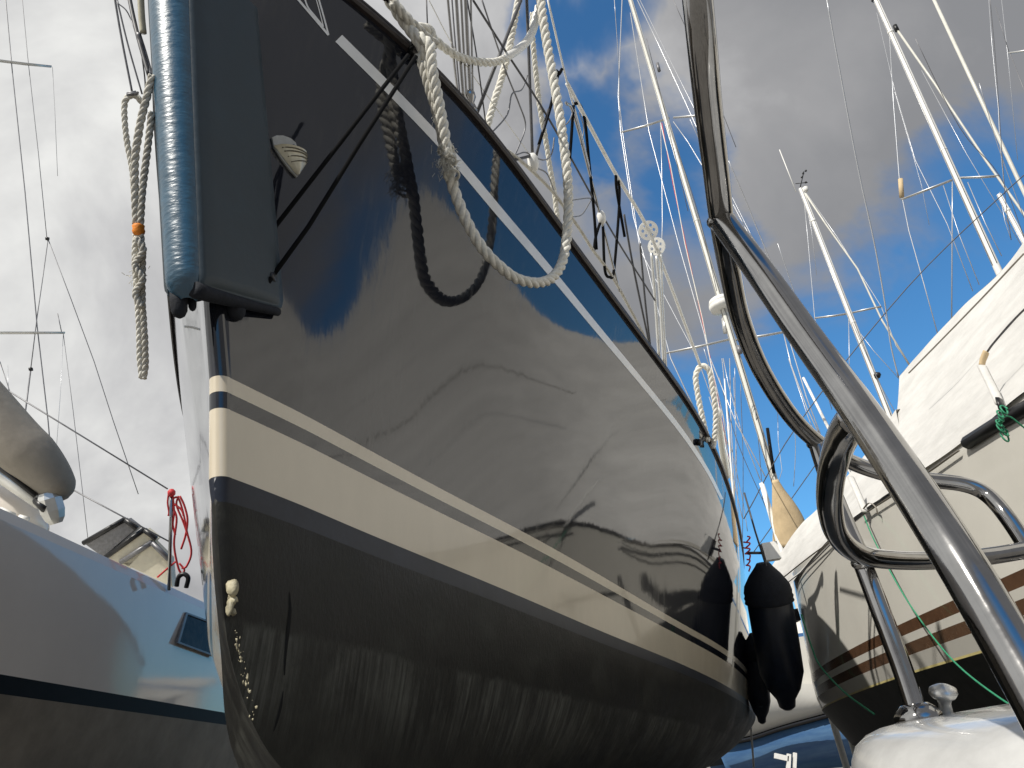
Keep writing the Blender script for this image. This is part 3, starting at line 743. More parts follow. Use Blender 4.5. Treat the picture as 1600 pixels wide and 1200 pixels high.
# ================================================================ ropes
def fray(c, r, n, parent, m, L_=.035, seed=1):
    R_ = np.random.default_rng(seed); parts = []
    for k in range(n):
        a = c + R_.normal(size=3) * r * .5; d = R_.normal(size=3); d[2] -= .3; d /= np.linalg.norm(d); l = L_ * R_.uniform(.4, 1)
        p = np.array([a, a + d * l * .5 + [0, 0, -l * .05], a + d * l + [0, 0, -l * .3]]); parts.append(tube(p, .0011, 4, False))
    V, F = join(parts); o = add('frayed_fibres', V, F, m, parent); o['kind'] = 'stuff'
t = thing('mooring_rope', 'thick white three-strand rope hanging in a deep loop in front of the dark hull', 'rope', P(840, 442, 3.79))
rope_into(t, px([(560, -60, 3.40), (600, -12, 3.46), (628, 30, 3.50), (648, 56, 3.50), (668, 92, 3.49), (680, 140, 3.48), (690, 200, 3.50), (699, 250, 3.51), (706, 285, 3.52), (722, 330, 3.53), (745, 375, 3.55), (772, 408, 3.59), (805, 434, 3.68), (838, 442, 3.79),
                  (864, 433, 3.92), (880, 405, 4.04), (887, 355, 4.12), (888, 300, 4.17), (884, 250, 4.2), (876, 190, 4.25), (866, 130, 4.3), (855, 70, 4.35), (846, 10, 4.4), (842, -60, 4.5)]), .0265, M_ROPE, pitch=.15)
rope_into(t, px([(645, 50, 3.50), (662, 62, 3.47), (672, 72, 3.45), (676, 110, 3.43), (686, 160, 3.44), (694, 205, 3.45), (700, 245, 3.46)]), .024, M_ROPE, pitch=.135, ph0=1)
rope_into(t, px([(655, 84, 3.5), (668, 130, 3.49), (684, 185, 3.5), (692, 226, 3.5), (700, 262, 3.5)]), .021, M_ROPEDIRTY, pitch=.13, ph0=2)
for k, (x, y) in enumerate(((696, 232), (700, 250), (705, 272))):
    c = P(x, y, 3.48); dirv = P(x + 4, y + 14, 3.47) - c
    V, F = tube(spline([c + dirv * .2 + np.array([math.cos(a_) * .034, math.sin(a_) * .034, a_ * .0011]) for a_ in np.linspace(0, 9.4, 14)], 3), .006, 6); add('whipping', V, F, M_ROPEDIRTY, t)
for k, (x, y) in enumerate(((698, 236), (702, 262), (700, 250), (690, 258))): fray(P(x, y, 3.46), .04, 80, t, M_ROPEDIRTY, .035, k)
fray(P(686, 190, 3.46), .035, 40, t, M_ROPEDIRTY, .022, 9)

def sd3(pts, o=.12): return px([(x, y, SD(x, o)) for x, y in pts])
t = thing('coiled_rope', 'white rope wound round the bow rail where the thick loop starts', 'rope', P(655, 70, 3.6))
rope_into(t, sd3([(606, -10), (622, 14), (640, 34), (652, 62), (664, 72), (676, 60), (668, 46), (650, 44)], -.05), .025, M_ROPE, pitch=.14)
rope_into(t, sd3([(612, 4), (634, 28), (652, 44), (668, 60), (682, 70)], -.10), .022, M_ROPEDIRTY, pitch=.13, ph0=1.2)
rope_into(t, sd3([(600, -4), (626, 18), (646, 60), (640, 84), (652, 92), (664, 84)], -.04), .012, M_BLACKCORD, pitch=.08)
t = thing('jib_sheet', 'white rope sagging sideways from the bow to a white taped sleeve', 'rope', P(740, 98, 3.9))
rope_into(t, sd3([(678, 60), (696, 76), (720, 90), (750, 97), (775, 97), (792, 90)], .05), .021, M_ROPE, pitch=.13)
V, F = tube(spline(sd3([(786, 92), (800, 84), (816, 72), (828, 58), (836, 36), (840, 10)], .05), 5), [.018] * 3 + [.024] * 20 + [.017] * 3, 12); add('tape_sleeve', V, F, M_WHITEP, t)
t = thing('halyard', 'white twisted rope slanting down left to the toe rail behind the bow', 'rope', P(764, 196, 4.0))
rope_into(t, sd3([(822, -60), (808, 10), (797, 70), (785, 118), (772, 160), (762, 196)]), .020, M_ROPE, pitch=.12)
t = thing('spare_line', 'thinner white rope hanging just left of the thick loop against the sky', 'rope', P(868, 320, 4.5))
rope_into(t, sd3([(832, 20), (832, 55), (838, 120), (844, 170), (853, 220), (859, 260), (866, 300), (872, 345), (879, 362)]), .016, M_ROPE, pitch=.095)

# rope bunch at the left of the stem
t = thing('hanging_rope_bundle', 'bundle of white rope with orange tape hanging left of the blue fender', 'rope', P(224, 594, 2.5))
d = 2.5
rope_into(t, px([(238, 118, d), (232, 142, d), (224, 172, d), (217, 205, d), (211, 250, d), (211, 300, d), (213, 350, d)]), .0125, M_ROPEDIRTY, pitch=.075)
rope_into(t, px([(222, 160, d + .04), (212, 150, d + .03), (203, 150, d + .03), (195, 160, d + .03), (195, 190, d + .03), (199, 225, d + .03), (206, 262, d + .03), (210, 310, d + .03)]), .0095, M_ROPE, pitch=.06)
rope_into(t, px([(237, 175, d), (234, 205, d), (229, 245, d), (224, 285, d), (221, 320, d), (219, 352, d)]), .0115, M_ROPEDIRTY, pitch=.07, ph0=1)
rope_into(t, px([(213, 366, d), (211, 400, d), (213, 440, d), (216, 480, d), (218, 520, d), (219, 560, d), (222, 590, d)]), .0105, M_ROPE, pitch=.06)
rope_into(t, px([(220, 366, d), (223, 400, d), (222, 440, d), (223, 480, d), (226, 530, d), (227, 570, d), (224, 592, d)]), .0105, M_ROPEDIRTY, pitch=.06, ph0=2)
rope_into(t, px([(213, 372, d - .02), (224, 392, d - .02), (211, 414, d - .02), (223, 436, d - .02), (212, 458, d - .02), (221, 480, d - .02)]), .011, M_ROPEDIRTY, pitch=.05)
V, F = lathe(P(216, 350, d), P(217, 368, d), [(0, .014), (.15, .0195), (.4, .0175), (.6, .020), (.85, .0175), (1, .013)], 14); add('orange_tape', V, F, M_ORANGE, t)
V, F = tube(spline([P(207, 148, d) + np.array([math.cos(a_) * .016, .01 * math.sin(a_), math.sin(a_) * .012 + a_ * .001]) for a_ in np.linspace(0, 12, 16)], 3), .004, 6); add('lashing', V, F, M_WIREGREY, t)
fray(P(216, 430, d), .03, 50, t, M_ROPE, .02, 21)

# hairpin of rope standing over the after rail
t = thing('rope_bight', 'hairpin loop of white rope standing above the after toe rail', 'rope', P(1105, 700, 6.3))
d = 7.0
rope_into(t, px([(1106, 690, d), (1098, 655, d), (1091, 620, d), (1087, 590, d), (1092, 575, d), (1100, 572, d), (1108, 580, d), (1113, 605, d), (1118, 640, d), (1118, 670, d), (1114, 700, d)]), .026, M_ROPE, pitch=.145)

# port side toe rail bits, stays off the bow
yw('stay', [(178, -10, 3.6), (190, 60, 3.6), (207, 147, 3.6)], .005, M_WIREGREY)
yw('stay', [(183, 0, 3.6), (200, 70, 3.6), (222, 147, 3.6)], .004, M_WIREGREY)
yw('stay', [(184, 5, 3.6), (197, 16, 3.6), (206, 34, 3.6), (214, 58, 3.5)], .003, M_WIREGREY)
yw('pulpit_tube', [(219, -30, 3.1), (221, 20, 3.1), (224, 52, 3.1)], .013, M_IVORY, seg=10)
yw('pulpit_tube', [(199, -20, 3.2), (208, 25, 3.15), (218, 66, 3.1), (233, 118, 3.05)], .009, M_WIREDARK, seg=8)
yw('pulpit_tube', [(216, 52, 3.1), (226, 84, 3.1), (236, 120, 3.05)], .010, M_WIREGREY, seg=8)
yw('stay', [(222, 90, 3.2), (226, 120, 3.2), (228, 150, 3.2)], .003, M_WIREDARK)

# ================================================================ right-hand white boat with canvas cover
def side_boat(name, label, Xc, sgn, y0, y1, levels, mats_, slope, pw=10, top_slope=None, drop=0):
    """levels: [(z0, half width)], mats between"""
    t = thing(name, label, 'boat', (Xc, (y0 + y1) / 2, 0.0))
    ys = np.r_[y0 + (y1 - y0) * (.5 - .5 * np.cos(np.linspace(0, np.pi, 90)))]
    yc = (y0 + y1) / 2; hl = (y1 - y0) / 2
    for k in range(len(mats_)):
        nm, m = mats_[k]; sub = 4 if abs(levels[k][0] - levels[k + 1][0]) > .25 else 2
        for sg in (-1, 1):
            rows = []
            for q in np.linspace(0, 1, sub):
                z0 = levels[k][0] * (1 - q) + levels[k + 1][0] * q
                W_ = np.interp(-z0, [-l[0] for l in levels], [l[1] for l in levels])
                e = np.sqrt(np.maximum(1 - np.abs((ys - yc) / hl) ** pw, 0))
                sl = slope if top_slope is None or k > 0 else slope * q + top_slope * (1 - q)
                rows.append(np.stack([Xc + sg * W_ * e, ys, z0 + sl * ys - (drop if k > 0 else drop * q) * np.maximum(0, ys - 6) ** 2], 1))
            o = add(nm, np.vstack(rows), gridF(sub, len(ys), sg < 0), m, t)
    return t, ys
lv = [(3.11, 1.44), (2.372, 1.58), (2.286, 1.59), (2.226, 1.59), (2.142, 1.59), (2.034, 1.57), (2.018, 1.57), (1.65, 1.35), (1.3, .8), (1.1, .05)]
rb, rys = side_boat('covered_yacht', 'white yacht with two brown stripes under a white canvas winter cover', 4.7, 1, .9, 10.4, [(z_, w_ + .4 if w_ > .1 else w_) for z_, w_ in lv],
                    [('topsides', M_RHULL), ('brown_stripe', M_BROWN), ('topsides', M_RHULL), ('brown_stripe', M_BROWN), ('topsides', M_RHULL), ('waterline_stain', M_YELLOW), ('underbody', M_ANTI), ('underbody', M_ANTI), ('underbody', M_ANTI)], 0.0, top_slope=.033, drop=.008)
# deck
ed = np.sqrt(np.maximum(1 - np.abs((rys - 5.65) / 4.75) ** 10, 0))
V = np.vstack([np.stack([4.7 - 1.80 * ed * q, rys, 3.10 + .033 * rys], 1) for q in (1, 0, -1)]); add('deck', V, gridF(3, len(rys)), M_DECK, rb)
# keel of covered yacht
V, F = box((4.7, 5.5, .65), .22, 2.6, 1.3); add('keel', V, F, M_ANTI, rb, smooth=False)
# vent, rubbing strake
a_ = PX(1243, 962, 2.83); V, F = box(a_, .05, .16, .13); add('hull_vent', V, F, M_BLACK, rb, smooth=False)
p = np.array([PX(x, y, 2.845) for x, y in ((1700, 585), (1600, 640), (1560, 662), (1512, 692))]); V, F = tube(p, .045, 8); add('rubbing_strake', V, F, M_BLACK, rb)

def cover():
    t = thing('canvas_cover', 'white canvas winter cover tented over the striped yacht', 'cover', (4.3, 5.0, 3.3))
    W3 = lambda *a: np.array(a, float)
    edge = [W3(3.0, .8, 3.14), W3(2.84, 2.2, 3.17), PX(1700, 545, 2.84), PX(1600, 612, 2.84), PX(1510, 686, 2.84), PX(1430, 742, 2.84), PX(1372, 782, 2.84)]
    ridge = [W3(4.7, .6, 6.5), W3(4.7, 2.6, 6.3), W3(4.7, 4.2, 5.75), PX(1600, 378, 4.7), PX(1500, 483, 4.7), PX(1440, 548, 4.7), PX(1405, 588, 4.7)]
    def sheet(edge, ridge, Xr, n1=12, n2=22, seed=3):
        E_ = spline([q if len(q) == 3 else PX(*q, 2.84) for q in edge], n1); R_ = spline([q if len(q) == 3 else PX(*q, xr) for q, xr in zip(ridge, Xr)], n1)
        rows = []; n = len(E_); R1 = np.random.default_rng(seed)
        ph = R1.uniform(0, 6, 6)
        for k, q in enumerate(np.linspace(0, 1, n2)):
            p_ = E_ * (1 - q) + R_ * q
            # canvas sag and drape folds
            s_ = np.linspace(0, 1, n)
            w_ = .05 * np.sin(np.pi * q) * (-1) + .005 * np.sin(s_ * 19 + q * 5 + ph[0]) * q * (1.1 - q) * 3 + .0015 * np.sin(s_ * 47 - q * 11 + ph[1]) + .012 * np.sin(s_ * 13 + 4 * q + ph[2]) * np.sin(np.pi * q)
            p_ = p_ + np.stack([-w_ * .8, 0 * w_, w_ * .6], 1); rows.append(p_)
        return np.array(rows)
    G = sheet(edge, ridge, [4.7] * 7); n2, n = G.shape[:2]
    Gm = G.copy(); Gm[:, :, 0] = 9.4 - G[:, :, 0]
    add('cover_panel', G.reshape(-1, 3), gridF(n2, n), M_TARP, t); add('cover_panel', Gm.reshape(-1, 3), gridF(n2, n, True), M_TARP, t)
    # end panel of the tall part
    e = G[:, -1]; em = Gm[:, -1]; add('cover_panel', np.vstack([e, em]), gridF(2, n2), M_TARP, t)
    edge2 = [(1392, 768), (1345, 800), (1300, 838), (1262, 880), (1222, 930)]
    ridge2 = [(1400, 640), (1350, 712), (1286, 786), (1246, 826), (1206, 884)]
    G2 = sheet(edge2, ridge2, [4.0, 3.9, 3.7, 3.5, 3.25], seed=8); Gm2 = G2.copy(); Gm2[:, :, 0] = 9.0 - G2[:, :, 0]
    n2b, nb_ = G2.shape[:2]
    add('cover_panel', G2.reshape(-1, 3), gridF(n2b, nb_), M_TARP, t); add('cover_panel', Gm2.reshape(-1, 3), gridF(n2b, nb_, True), M_TARP, t)
    e = G2[-1]; em = Gm2[-1]; add('cover_panel', np.vstack([e, em]), gridF(2, nb_), M_TARP, t)
    # seams and tie-down straps
    def strap(pts, r, m, nm):
        V, F = tube(spline([PX(x, y, X) for x, y, X in pts], 5), r, 6, flat=.4); add(nm, V, F, m, t)
    strap([(1700, 395, 3.2), (1600, 484, 3.1), (1556, 532, 3.02), (1541, 552, 3.0)], .008, M_WIREDARK, 'seam_cord')
    strap([(1600, 396, 3.7), (1540, 460, 3.6), (1480, 522, 3.5), (1420, 583, 3.5)], .008, M_GREYCAN, 'seam_cord')
    strap([(1541, 550, 2.99), (1536, 562, 2.96), (1534, 572, 2.94)], .03, M_BEIGE, 'strap')
    strap([(1534, 572, 2.93), (1548, 600, 2.88), (1563, 632, 2.82)], .03, M_TARP, 'strap')
    strap([(1561, 624, 2.82), (1566, 640, 2.8)], .035, M_BLACK, 'strap')
    strap([(1498, 704, 2.82), (1430, 752, 2.82), (1345, 806, 2.82)], .010, M_GREYCAN, 'edge_cord')
    strap([(1298, 846, 2.82), (1262, 872, 2.8), (1222, 904, 2.78)], .010, M_GREYCAN, 'edge_cord')
    strap([(1300, 848, 2.82), (1264, 884, 2.8), (1226, 914, 2.78)], .008, M_WIREGREY, 'edge_cord')
    strap([(1329, 745, 2.95), (1342, 775, 2.85), (1352, 800, 2.8)], .03, M_TARP, 'strap')
    strap([(1348, 796, 2.8), (1358, 786, 2.8), (1368, 792, 2.8), (1371, 803, 2.8)], .008, M_GREYCAN, 'edge_cord')
cover()
parts = []
for k in range(7):
    c = P(1566 + random.uniform(-5, 5), 640 + k * 7, 4.2); r_ = random.uniform(.012, .022)
    parts.append(tube(spline([c + np.array([math.cos(a_) * r_, math.sin(a_ * 1.3) * r_ * .5, math.sin(a_) * r_ * 1.4]) for a_ in np.linspace(0, 6.6, 9)], 4), .005, 6))
parts.append(tube(spline([P(x, y, 4.2) for x, y in ((1560, 660), (1575, 650), (1600, 668), (1640, 700))], 5), .005, 6))
V, F = join(parts); top('green_cord', V, F, M_GREENC, 'knotted green cord hanging from the tie-down strap of the canvas cover', 'cord')
V, F = tube(spline([PX(x, y, X) for x, y, X in ((1350, 806, 2.80), (1364, 840, 2.72), (1395, 900, 2.66), (1432, 960, 2.6), (1489, 1032, 2.5), (1564, 1092, 2.4), (1650, 1140, 2.3))], 8), .006, 6)
top('slack_line', V, F, M_GREENC, 'long thin green line crossing the brown stripes towards the lower right', 'cord')
V, F = tube(spline([PX(x, y, 2.6) for x, y in ((1252, 960), (1268, 1010), (1282, 1041), (1320, 1082), (1366, 1116))], 8), .009, 6)
top('slack_line', V, F, M_GREENC, 'short pale green line hanging beside the big fender under the striped hull', 'cord')

# ================================================================ fenders between the boats
def fender(label, a, b, R_, cap=True):
    a = np.array(a); b = np.array(b); L_ = np.linalg.norm(b - a)
    t = thing('fender', label, 'fender', b, 'dark fenders between the boats')
    V, F = lathe(a, b, [(0, R_ * .25), (.05, R_ * .5), (.12, R_ * .85), (.2, R_ * 1.0), (.55, R_ * 1.0), (.75, R_ * .97), (.86, R_ * .72), (.93, R_ * .42), (.98, R_ * .36), (1, R_ * .2)], 28); add('fender_body', V, F, M_FENDV, t)
    if cap:
        V, F = lathe(a, a + (b - a) * .27, [(0, R_ * .30), (.1, R_ * .42), (.3, R_ * .72), (.55, R_ * 1.0), (.72, R_ * 1.07), (.80, R_ * 1.05), (.86, R_ * 1.1), (.92, R_ * 1.06), (.98, R_ * 1.1), (1, R_ * 1.02)], 28); add('knitted_cover', V, F, M_CANVASN, t)
        c = a + (b - a) * .93
        v = CAM - c; v /= np.linalg.norm(v); c2 = a + (b - a) * .80 + v * R_ * .84; V, F = lathe(c2, c2 + v * .02, [(0, .03), (.7, .03), (1, .02)], 12); add('valve', V, F, M_BLUEFLAP, t)
    return t
fender('large navy fender with knitted top hanging between the dark and striped yachts', P(1192, 880, 8.3), P(1231, 1108, 8.2), .235)
fender('smaller navy fender hanging low behind the large one', P(1176, 990, 9.0), P(1191, 1130, 9.0), .125, cap=True)
V, F = tube(px([(1197, 884, 7.9), (1180, 830, 8.1), (1163, 770, 8.4)]), .010, 6); top('fender_line', V, F, M_WIREDARK, 'thin dark line from the big fender up to the after toe rail', 'cord')
parts = [tube(spline(px([(1163 + random.uniform(-3, 5), 838 + k * 9, 8), (1172, 840 + k * 9, 8), (1166 + random.uniform(-4, 6), 848 + k * 9, 8)]), 5), .008, 6) for k in range(6)]
V, F = join(parts); top('red_lashing', V, F, M_RED, 'red cord lashing beside the top of the fenders', 'cord')
V, F = tube(px([(1168, 864, 8), (1196, 864, 8)]), .015, 8); V2, F2 = box(P(1204, 862, 8), .16, .1, .18)
t = thing('white_bracket', 'small white plastic bracket on a thin arm above the big fender', 'bracket', P(1204, 875, 8))
add('arm', V, F, M_WIREDARK, t); add('plate', V2, F2, M_WHITEP, t, smooth=False)

# ================================================================ left grey-white boat
lv = [(4.02, 1.62), (3.93, 1.64), (2.89, 1.55), (2.76, 1.54), (2.2, 1.35), (1.6, .8), (1.4, .05)]
lb, lys = side_boat('pale_yacht', 'glossy pale grey yacht with black stripe at the left behind the stem', -5.55, 1, .8, 14.5, lv,
                    [('gunwale', M_LHULL), ('topsides', M_LHULL), ('black_stripe', M_MATTBLACK), ('underbody', M_LUNDER), ('underbody', M_LUNDER), ('underbody', M_LUNDER)], 0.0)
ed = np.sqrt(np.maximum(1 - np.abs((lys - 7.65) / 6.85) ** 10, 0))
V = np.vstack([np.stack([-5.55 + 1.60 * ed * q, lys, 4.015 + 0 * lys + (.05 if q == 0 else 0)], 1) for q in (1, 0, -1)]); add('deck', V, gridF(3, len(lys)), M_DECK, lb)
V, F = box((-5.55, 7.5, .8), .24, 2.8, 1.55); add('keel', V, F, M_LUNDER, lb, smooth=False)
# window (frame proud of the skin, dark pane inside)
def onleft(x, y, X): return PX(x, y, X)
cs = [(288, 957), (334, 974), (334, 1027), (274, 1005)]
XL = -3.925
o4 = np.array([onleft(x, y, XL) for x, y in cs]); c4 = o4.mean(0); i4 = c4 + (o4 - c4) * .9
n_ = np.array([.025, 0, 0]); V = np.vstack([o4, i4, o4 + n_, i4 + n_, i4 - n_])
F = [(8, 9, 13, 12)] if False else []
for i in range(4):
    j = (i + 1) % 4; F += [(8 + i, 8 + j, 12 + j, 12 + i), (i, j, 8 + j, 8 + i), (4 + j, 4 + i, 12 + i, 12 + j)]
f_ = add('window', V, F, M_WIREGREY, lb, smooth=False); pane = add('pane', i4 + n_ * .4, [(0, 1, 2, 3)], M_PANE, None, smooth=False); 
pv = [Vector(v.co) - Vector(lb.location) for v in pane.data.vertices]
for v, q in zip(pane.data.vertices, pv): v.co = q
pane.parent = f_
# mainsail boom with grey cover
t = thing('covered_boom', 'boom of the pale yacht under a grey-brown canvas cover, end cap towards the stem', 'boom', P(90, 800, 6.67))
c = spline(px([(-420, 250, 6.67), (-160, 495, 6.67), (-40, 625, 6.67), (20, 690, 6.67), (62, 730, 6.67), (88, 762, 6.67), (97, 782, 6.67)]), 8)
n = len(c); rr = np.interp(np.linspace(0, 1, n), [0, .6, .85, .95, 1], [.37, .32, .22, .14, .07])
V, F = tube(c, rr * .98, 22, flat=.72); add('boom_cover', V, F, M_GREYCAN, t)
V, F = tube(px([(-420, 480, 6.55), (-60, 700, 6.55), (20, 755, 6.55), (66, 786, 6.55)]), .065, 12); add('boom', V, F, M_ALU, t)
V, F = tube(px([(-60, 690, 6.5), (10, 738, 6.5), (56, 775, 6.5)]), .022, 10); add('reefing_line', V, F, M_BLACK, t)
V, F = lathe(P(74, 770, 6.55), P(88, 818, 6.55), [(0, .07), (.2, .10), (.6, .10), (.85, .08), (1, .05)], 8); add('end_cap', V, F, M_ALU, t, smooth=False)
V, F = tube(px([(56, 782, 6.5), (70, 796, 6.45)]), .03, 8); add('block', V, F, M_BLACK, t)
# coachroof of the pale yacht
V, F = lathe(P(-150, 760, 7.0), P(72, 832, 7.1), [(0, .3), (.8, .28), (.93, .2), (1, .05)], 16); add('coachroof', V, F, M_LHULL, lb)
for a1 in (((0, 796), (22, 806)), ((30, 808), (44, 812))):
    V, F = tube(px([(a1[0][0], a1[0][1], 6.5), (a1[1][0], a1[1][1], 6.5)]), .024, 10); add('deck_fitting', V, F, M_WHITEP, lb)
# slab cases
def slab(q, d, th, m, parent, nm='shell', bev=.0):
    f0 = np.array([P(x, y, dd) for (x, y), dd in zip(q, d)]); nrm = np.cross(f0[1] - f0[0], f0[3] - f0[0]); nrm /= np.linalg.norm(nrm)
    if nrm @ (CAM - f0[0]) < 0: nrm = -nrm
    c0 = f0.mean(0); ins = c0 + (f0 - c0) * .93
    V = np.vstack([ins, f0 - nrm * th * .15, f0 - nrm * th * .85, ins - nrm * th]); F = [(0, 1, 2, 3), (15, 14, 13, 12)]
    for r_ in range(3):
        for i in range(4): j = (i + 1) % 4; F.append((r_ * 4 + i, r_ * 4 + 4 + i, r_ * 4 + 4 + j, r_ * 4 + j))
    return add(nm, V, F, m, parent, smooth=False)
for q, col, trim, lb_ in (
    ([(130, 850), (196, 812), (214, 826), (160, 872)], M_WIREGREY, M_BLACK, 'hindmost grey locker case with black rim on the pale yacht deck'),
    ([(165, 872), (226, 828), (244, 842), (196, 892)], M_CASE, M_BLACK, 'middle cream locker case on the pale yacht deck'),
    ([(188, 880), (238, 848), (264, 874), (268, 918)], M_CASE, M_WIREGREY, 'front cream locker case with broad plain side beside the thin pole')):
    k = 8.5
    t = thing('locker_case', lb_, 'case', P(q[3][0], q[3][1], k), 'locker cases on the pale yacht')
    slab(q, [k] * 4, .15, col, t)
    e = np.array([P(x, y, k - .02) for x, y in (q[0], q[1])]); V, F = tube(np.array([e[0] + [0, 0, .01], e[1] + [0, 0, .01]]), .028, 8); add('rim', V, F, trim, t)
    e = np.array([P(x, y, k - .03) for x, y in (q[1], q[2])]); V, F = tube(e, .03, 8); add('latch', V, F, trim, t)
# slim pole with red cord
t = thing('stern_pole', 'slim steel pole with red cord at the edge of the pale yacht', 'pole', P(264, 922, 8.1))
V, F = tube(px([(268, 772, 8.1), (266, 850, 8.1), (264, 922, 8.1)]), .018, 10); add('pole', V, F, M_STEEL, t)
V, F = lathe(P(268, 764, 8.1), P(268, 776, 8.1), [(0, .018), (.3, .04), (.7, .04), (1, .02)], 12); add('pole_cap', V, F, M_RED, t)
parts = []
for q in ([(264, 768), (262, 785), (264, 800), (263, 806)], [(270, 775), (272, 800), (270, 820), (274, 836)], [(268, 780), (278, 778), (286, 800), (292, 830), (296, 846)], [(279, 775), (276, 790), (288, 820), (299, 860), (292, 884), (284, 888)],
          [(268, 790), (276, 810), (272, 850), (278, 885), (284, 896), (288, 890), (280, 880)], [(281, 775), (288, 790), (293, 812), (290, 836), (283, 858)], [(246, 902), (262, 888), (274, 878)], [(270, 786), (283, 796), (287, 806)]):
    parts.append(tube(spline(px([(x, y, 8.1) for x, y in q]), 6), .011, 6))
V, F = join(parts); top('red_cord', V, F, M_RED, 'tangle of thin red cord hanging from the slim pole', 'cord')
V, F = tube(spline(px([(276, 916, 7.95), (279, 902, 7.95), (287, 897, 7.95), (294, 903, 7.95), (291, 918, 7.95)]), 8), .024, 10); top('black_hook', V, F, M_BLACK, 'black rubber hook-shaped loop on the pale yacht edge near the stem', 'hook')

# ================================================================ masts beyond
def vert(xb, yb, db, xt, yt):
    b_ = P(xb, yb, db); r = ray(xt, yt); h = r[:2]; k = (b_[:2] - CAM[:2]) @ h / (h @ h); return b_, CAM + r * k
def mast(label, bx, by, d, tx, ty, R_, m=M_SPAR, spreaders=(), stays=(), extra=None, group='masts rising behind the boats'):
    R_ = R_ * .70; b_, t_ = vert(bx, by, d, tx, ty); dv = (t_ - b_) / (t_[2] - b_[2]); foot = b_ - dv * (b_[2] - .0)
    t = thing('boat_mast', label, 'mast', foot, group)
    V, F = tube(np.array([foot, b_, (b_ + t_) / 2, t_]), [R_, R_, R_ * .97, R_ * .85], 14); add('mast_tube', V, F, m, t)
    if R_ > .05:
        v_ = CAM - b_; v_[2] = 0; v_ /= np.linalg.norm(v_); sd_ = np.array([-v_[1], v_[0], 0])
        for k_, (o1, o2, rr_, mm_) in enumerate(((.86, .45, .14, M_WIREGREY), (.55, -.85, .08, M_WIRE), (.75, -.7, .06, M_WIREDARK))):
            o_ = (v_ * o1 + sd_ * o2) * R_ * 1.02; V, F = tube(np.array([b_ + o_, t_ + o_ * .85]), R_ * rr_, 5); add('sail_track' if k_ == 0 else 'halyard', V, F, mm_, t)
        for q_ in (.38, .84):
            c_ = b_ + (t_ - b_) * q_; V, F = lathe(c_ - [0, 0, .025], c_ + [0, 0, .025], [(0, R_ * 1.0), (.2, R_ * 1.03), (.8, R_ * 1.03), (1, R_ * 1.0)], 14); add('mast_band', V, F, m, t)
    def on(x, y):    # depth of the mast plane at a picture point
        r = ray(x, y); mid = (b_ + t_) / 2; nrm = np.array([mid[0] - CAM[0], mid[1] - CAM[1], 0.0]); nrm /= np.linalg.norm(nrm)
        return CAM + r * (((b_ - CAM) @ nrm) / (r @ nrm))
    for s_ in spreaders:
        p_ = np.array([on(x, y) for x, y in s_]); V, F = tube(p_, [R_ * .38] + [R_ * .45] * (len(p_) - 1), 10, flat=.6); add('spreader', V, F, M_ALU, t)
    for s_ in stays:
        w_ = s_[1] if isinstance(s_[1], float) else .008; pts = s_[0]; mm = s_[2] if len(s_) > 2 else M_WIRE
        p_ = np.array([on(x, y) for x, y in pts]); V, F = tube(p_, w_, 5); add('stay', V, F, mm, t)
    if extra: extra(t, on)
    return t
def ex_a(t, on):
    c = on(1128, 476); V, F = lathe(c - [0, 0, .12], c + [0, 0, .13], [(0, .12), (.08, .23), (.45, .25), (.5, .235), (.55, .25), (.9, .22), (1, .08)], 24); add('radar_dome', V, F, M_WHITEP, t)
    a1 = on(1134, 520); a2 = on(1131, 498); V, F = tube(np.array([a1, a2]), .05, 8); add('dome_bracket', V, F, M_ALU, t)
    V, F = tube(np.array([on(1199, 672), on(1209, 742)]) + [-.02, -.09, 0], .03, 6); add('halyard_clutch', V, F, M_GLASS, t)
    V, F = tube(np.array([on(1152, 545), on(1155, 556)]) + [0, -.1, 0], .05, 8); add('mast_fitting', V, F, M_WIREGREY, t)
    V, F = tube(np.array([on(1212, 60), on(1212, 60)]), .001, 4) if False else tube(np.array([on(1021, 100), on(1024, 112)]) + [.09, 0, 0], .04, 6); add('mast_fitting', V, F, M_WIREGREY, t)
mast('tall cream mast with radar dome beside the stainless rail', 1213, 760, 13.0, 955, -100, .088, M_SPAR,
     [[(970, 207), (1008, 197), (1046, 184)], [(1052, 184), (1090, 181), (1112, 180)], [(1040, 552), (1090, 542), (1141, 530)], [(1150, 531), (1190, 525), (1224, 519)]],
     [([(972, 0), (966, 150), (970, 207), (990, 340), (1012, 420), (1048, 560), (1135, 745)], .012), ([(968, 160), (973, 208), (988, 310), (1000, 390), (1090, 560), (1140, 700)], .009),
      ([(985, 20), (1014, 205), (1060, 380), (1100, 520), (1130, 650), (1142, 745)], .010), ([(1032, 190), (1034, 260), (1035, 345), (1030, 560)], .010),
      ([(1032, 192), (1048, 260), (1070, 380), (1098, 500), (1128, 660), (1150, 800)], .010, M_ROPE), ([(1034, 192), (1052, 290), (1080, 420), (1110, 560), (1140, 720)], .007, M_RED),
      ([(1052, 190), (1075, 222), (1110, 280), (1135, 330)], .010), ([(996, 0), (1030, 72), (1070, 158), (1098, 220), (1130, 290), (1180, 385), (1230, 520), (1260, 620), (1290, 700)], .010),
      ([(1224, 519), (1236, 570), (1262, 640), (1300, 720)], .010), ([(1140, 560), (1142, 650), (1146, 740), (1150, 820)], .009), ([(1146, 590), (1150, 680), (1148, 780)], .007),
      ([(1000, 0), (1085, 170), (1140, 300), (1210, 440), (1222, 519)], .007)], ex_a)
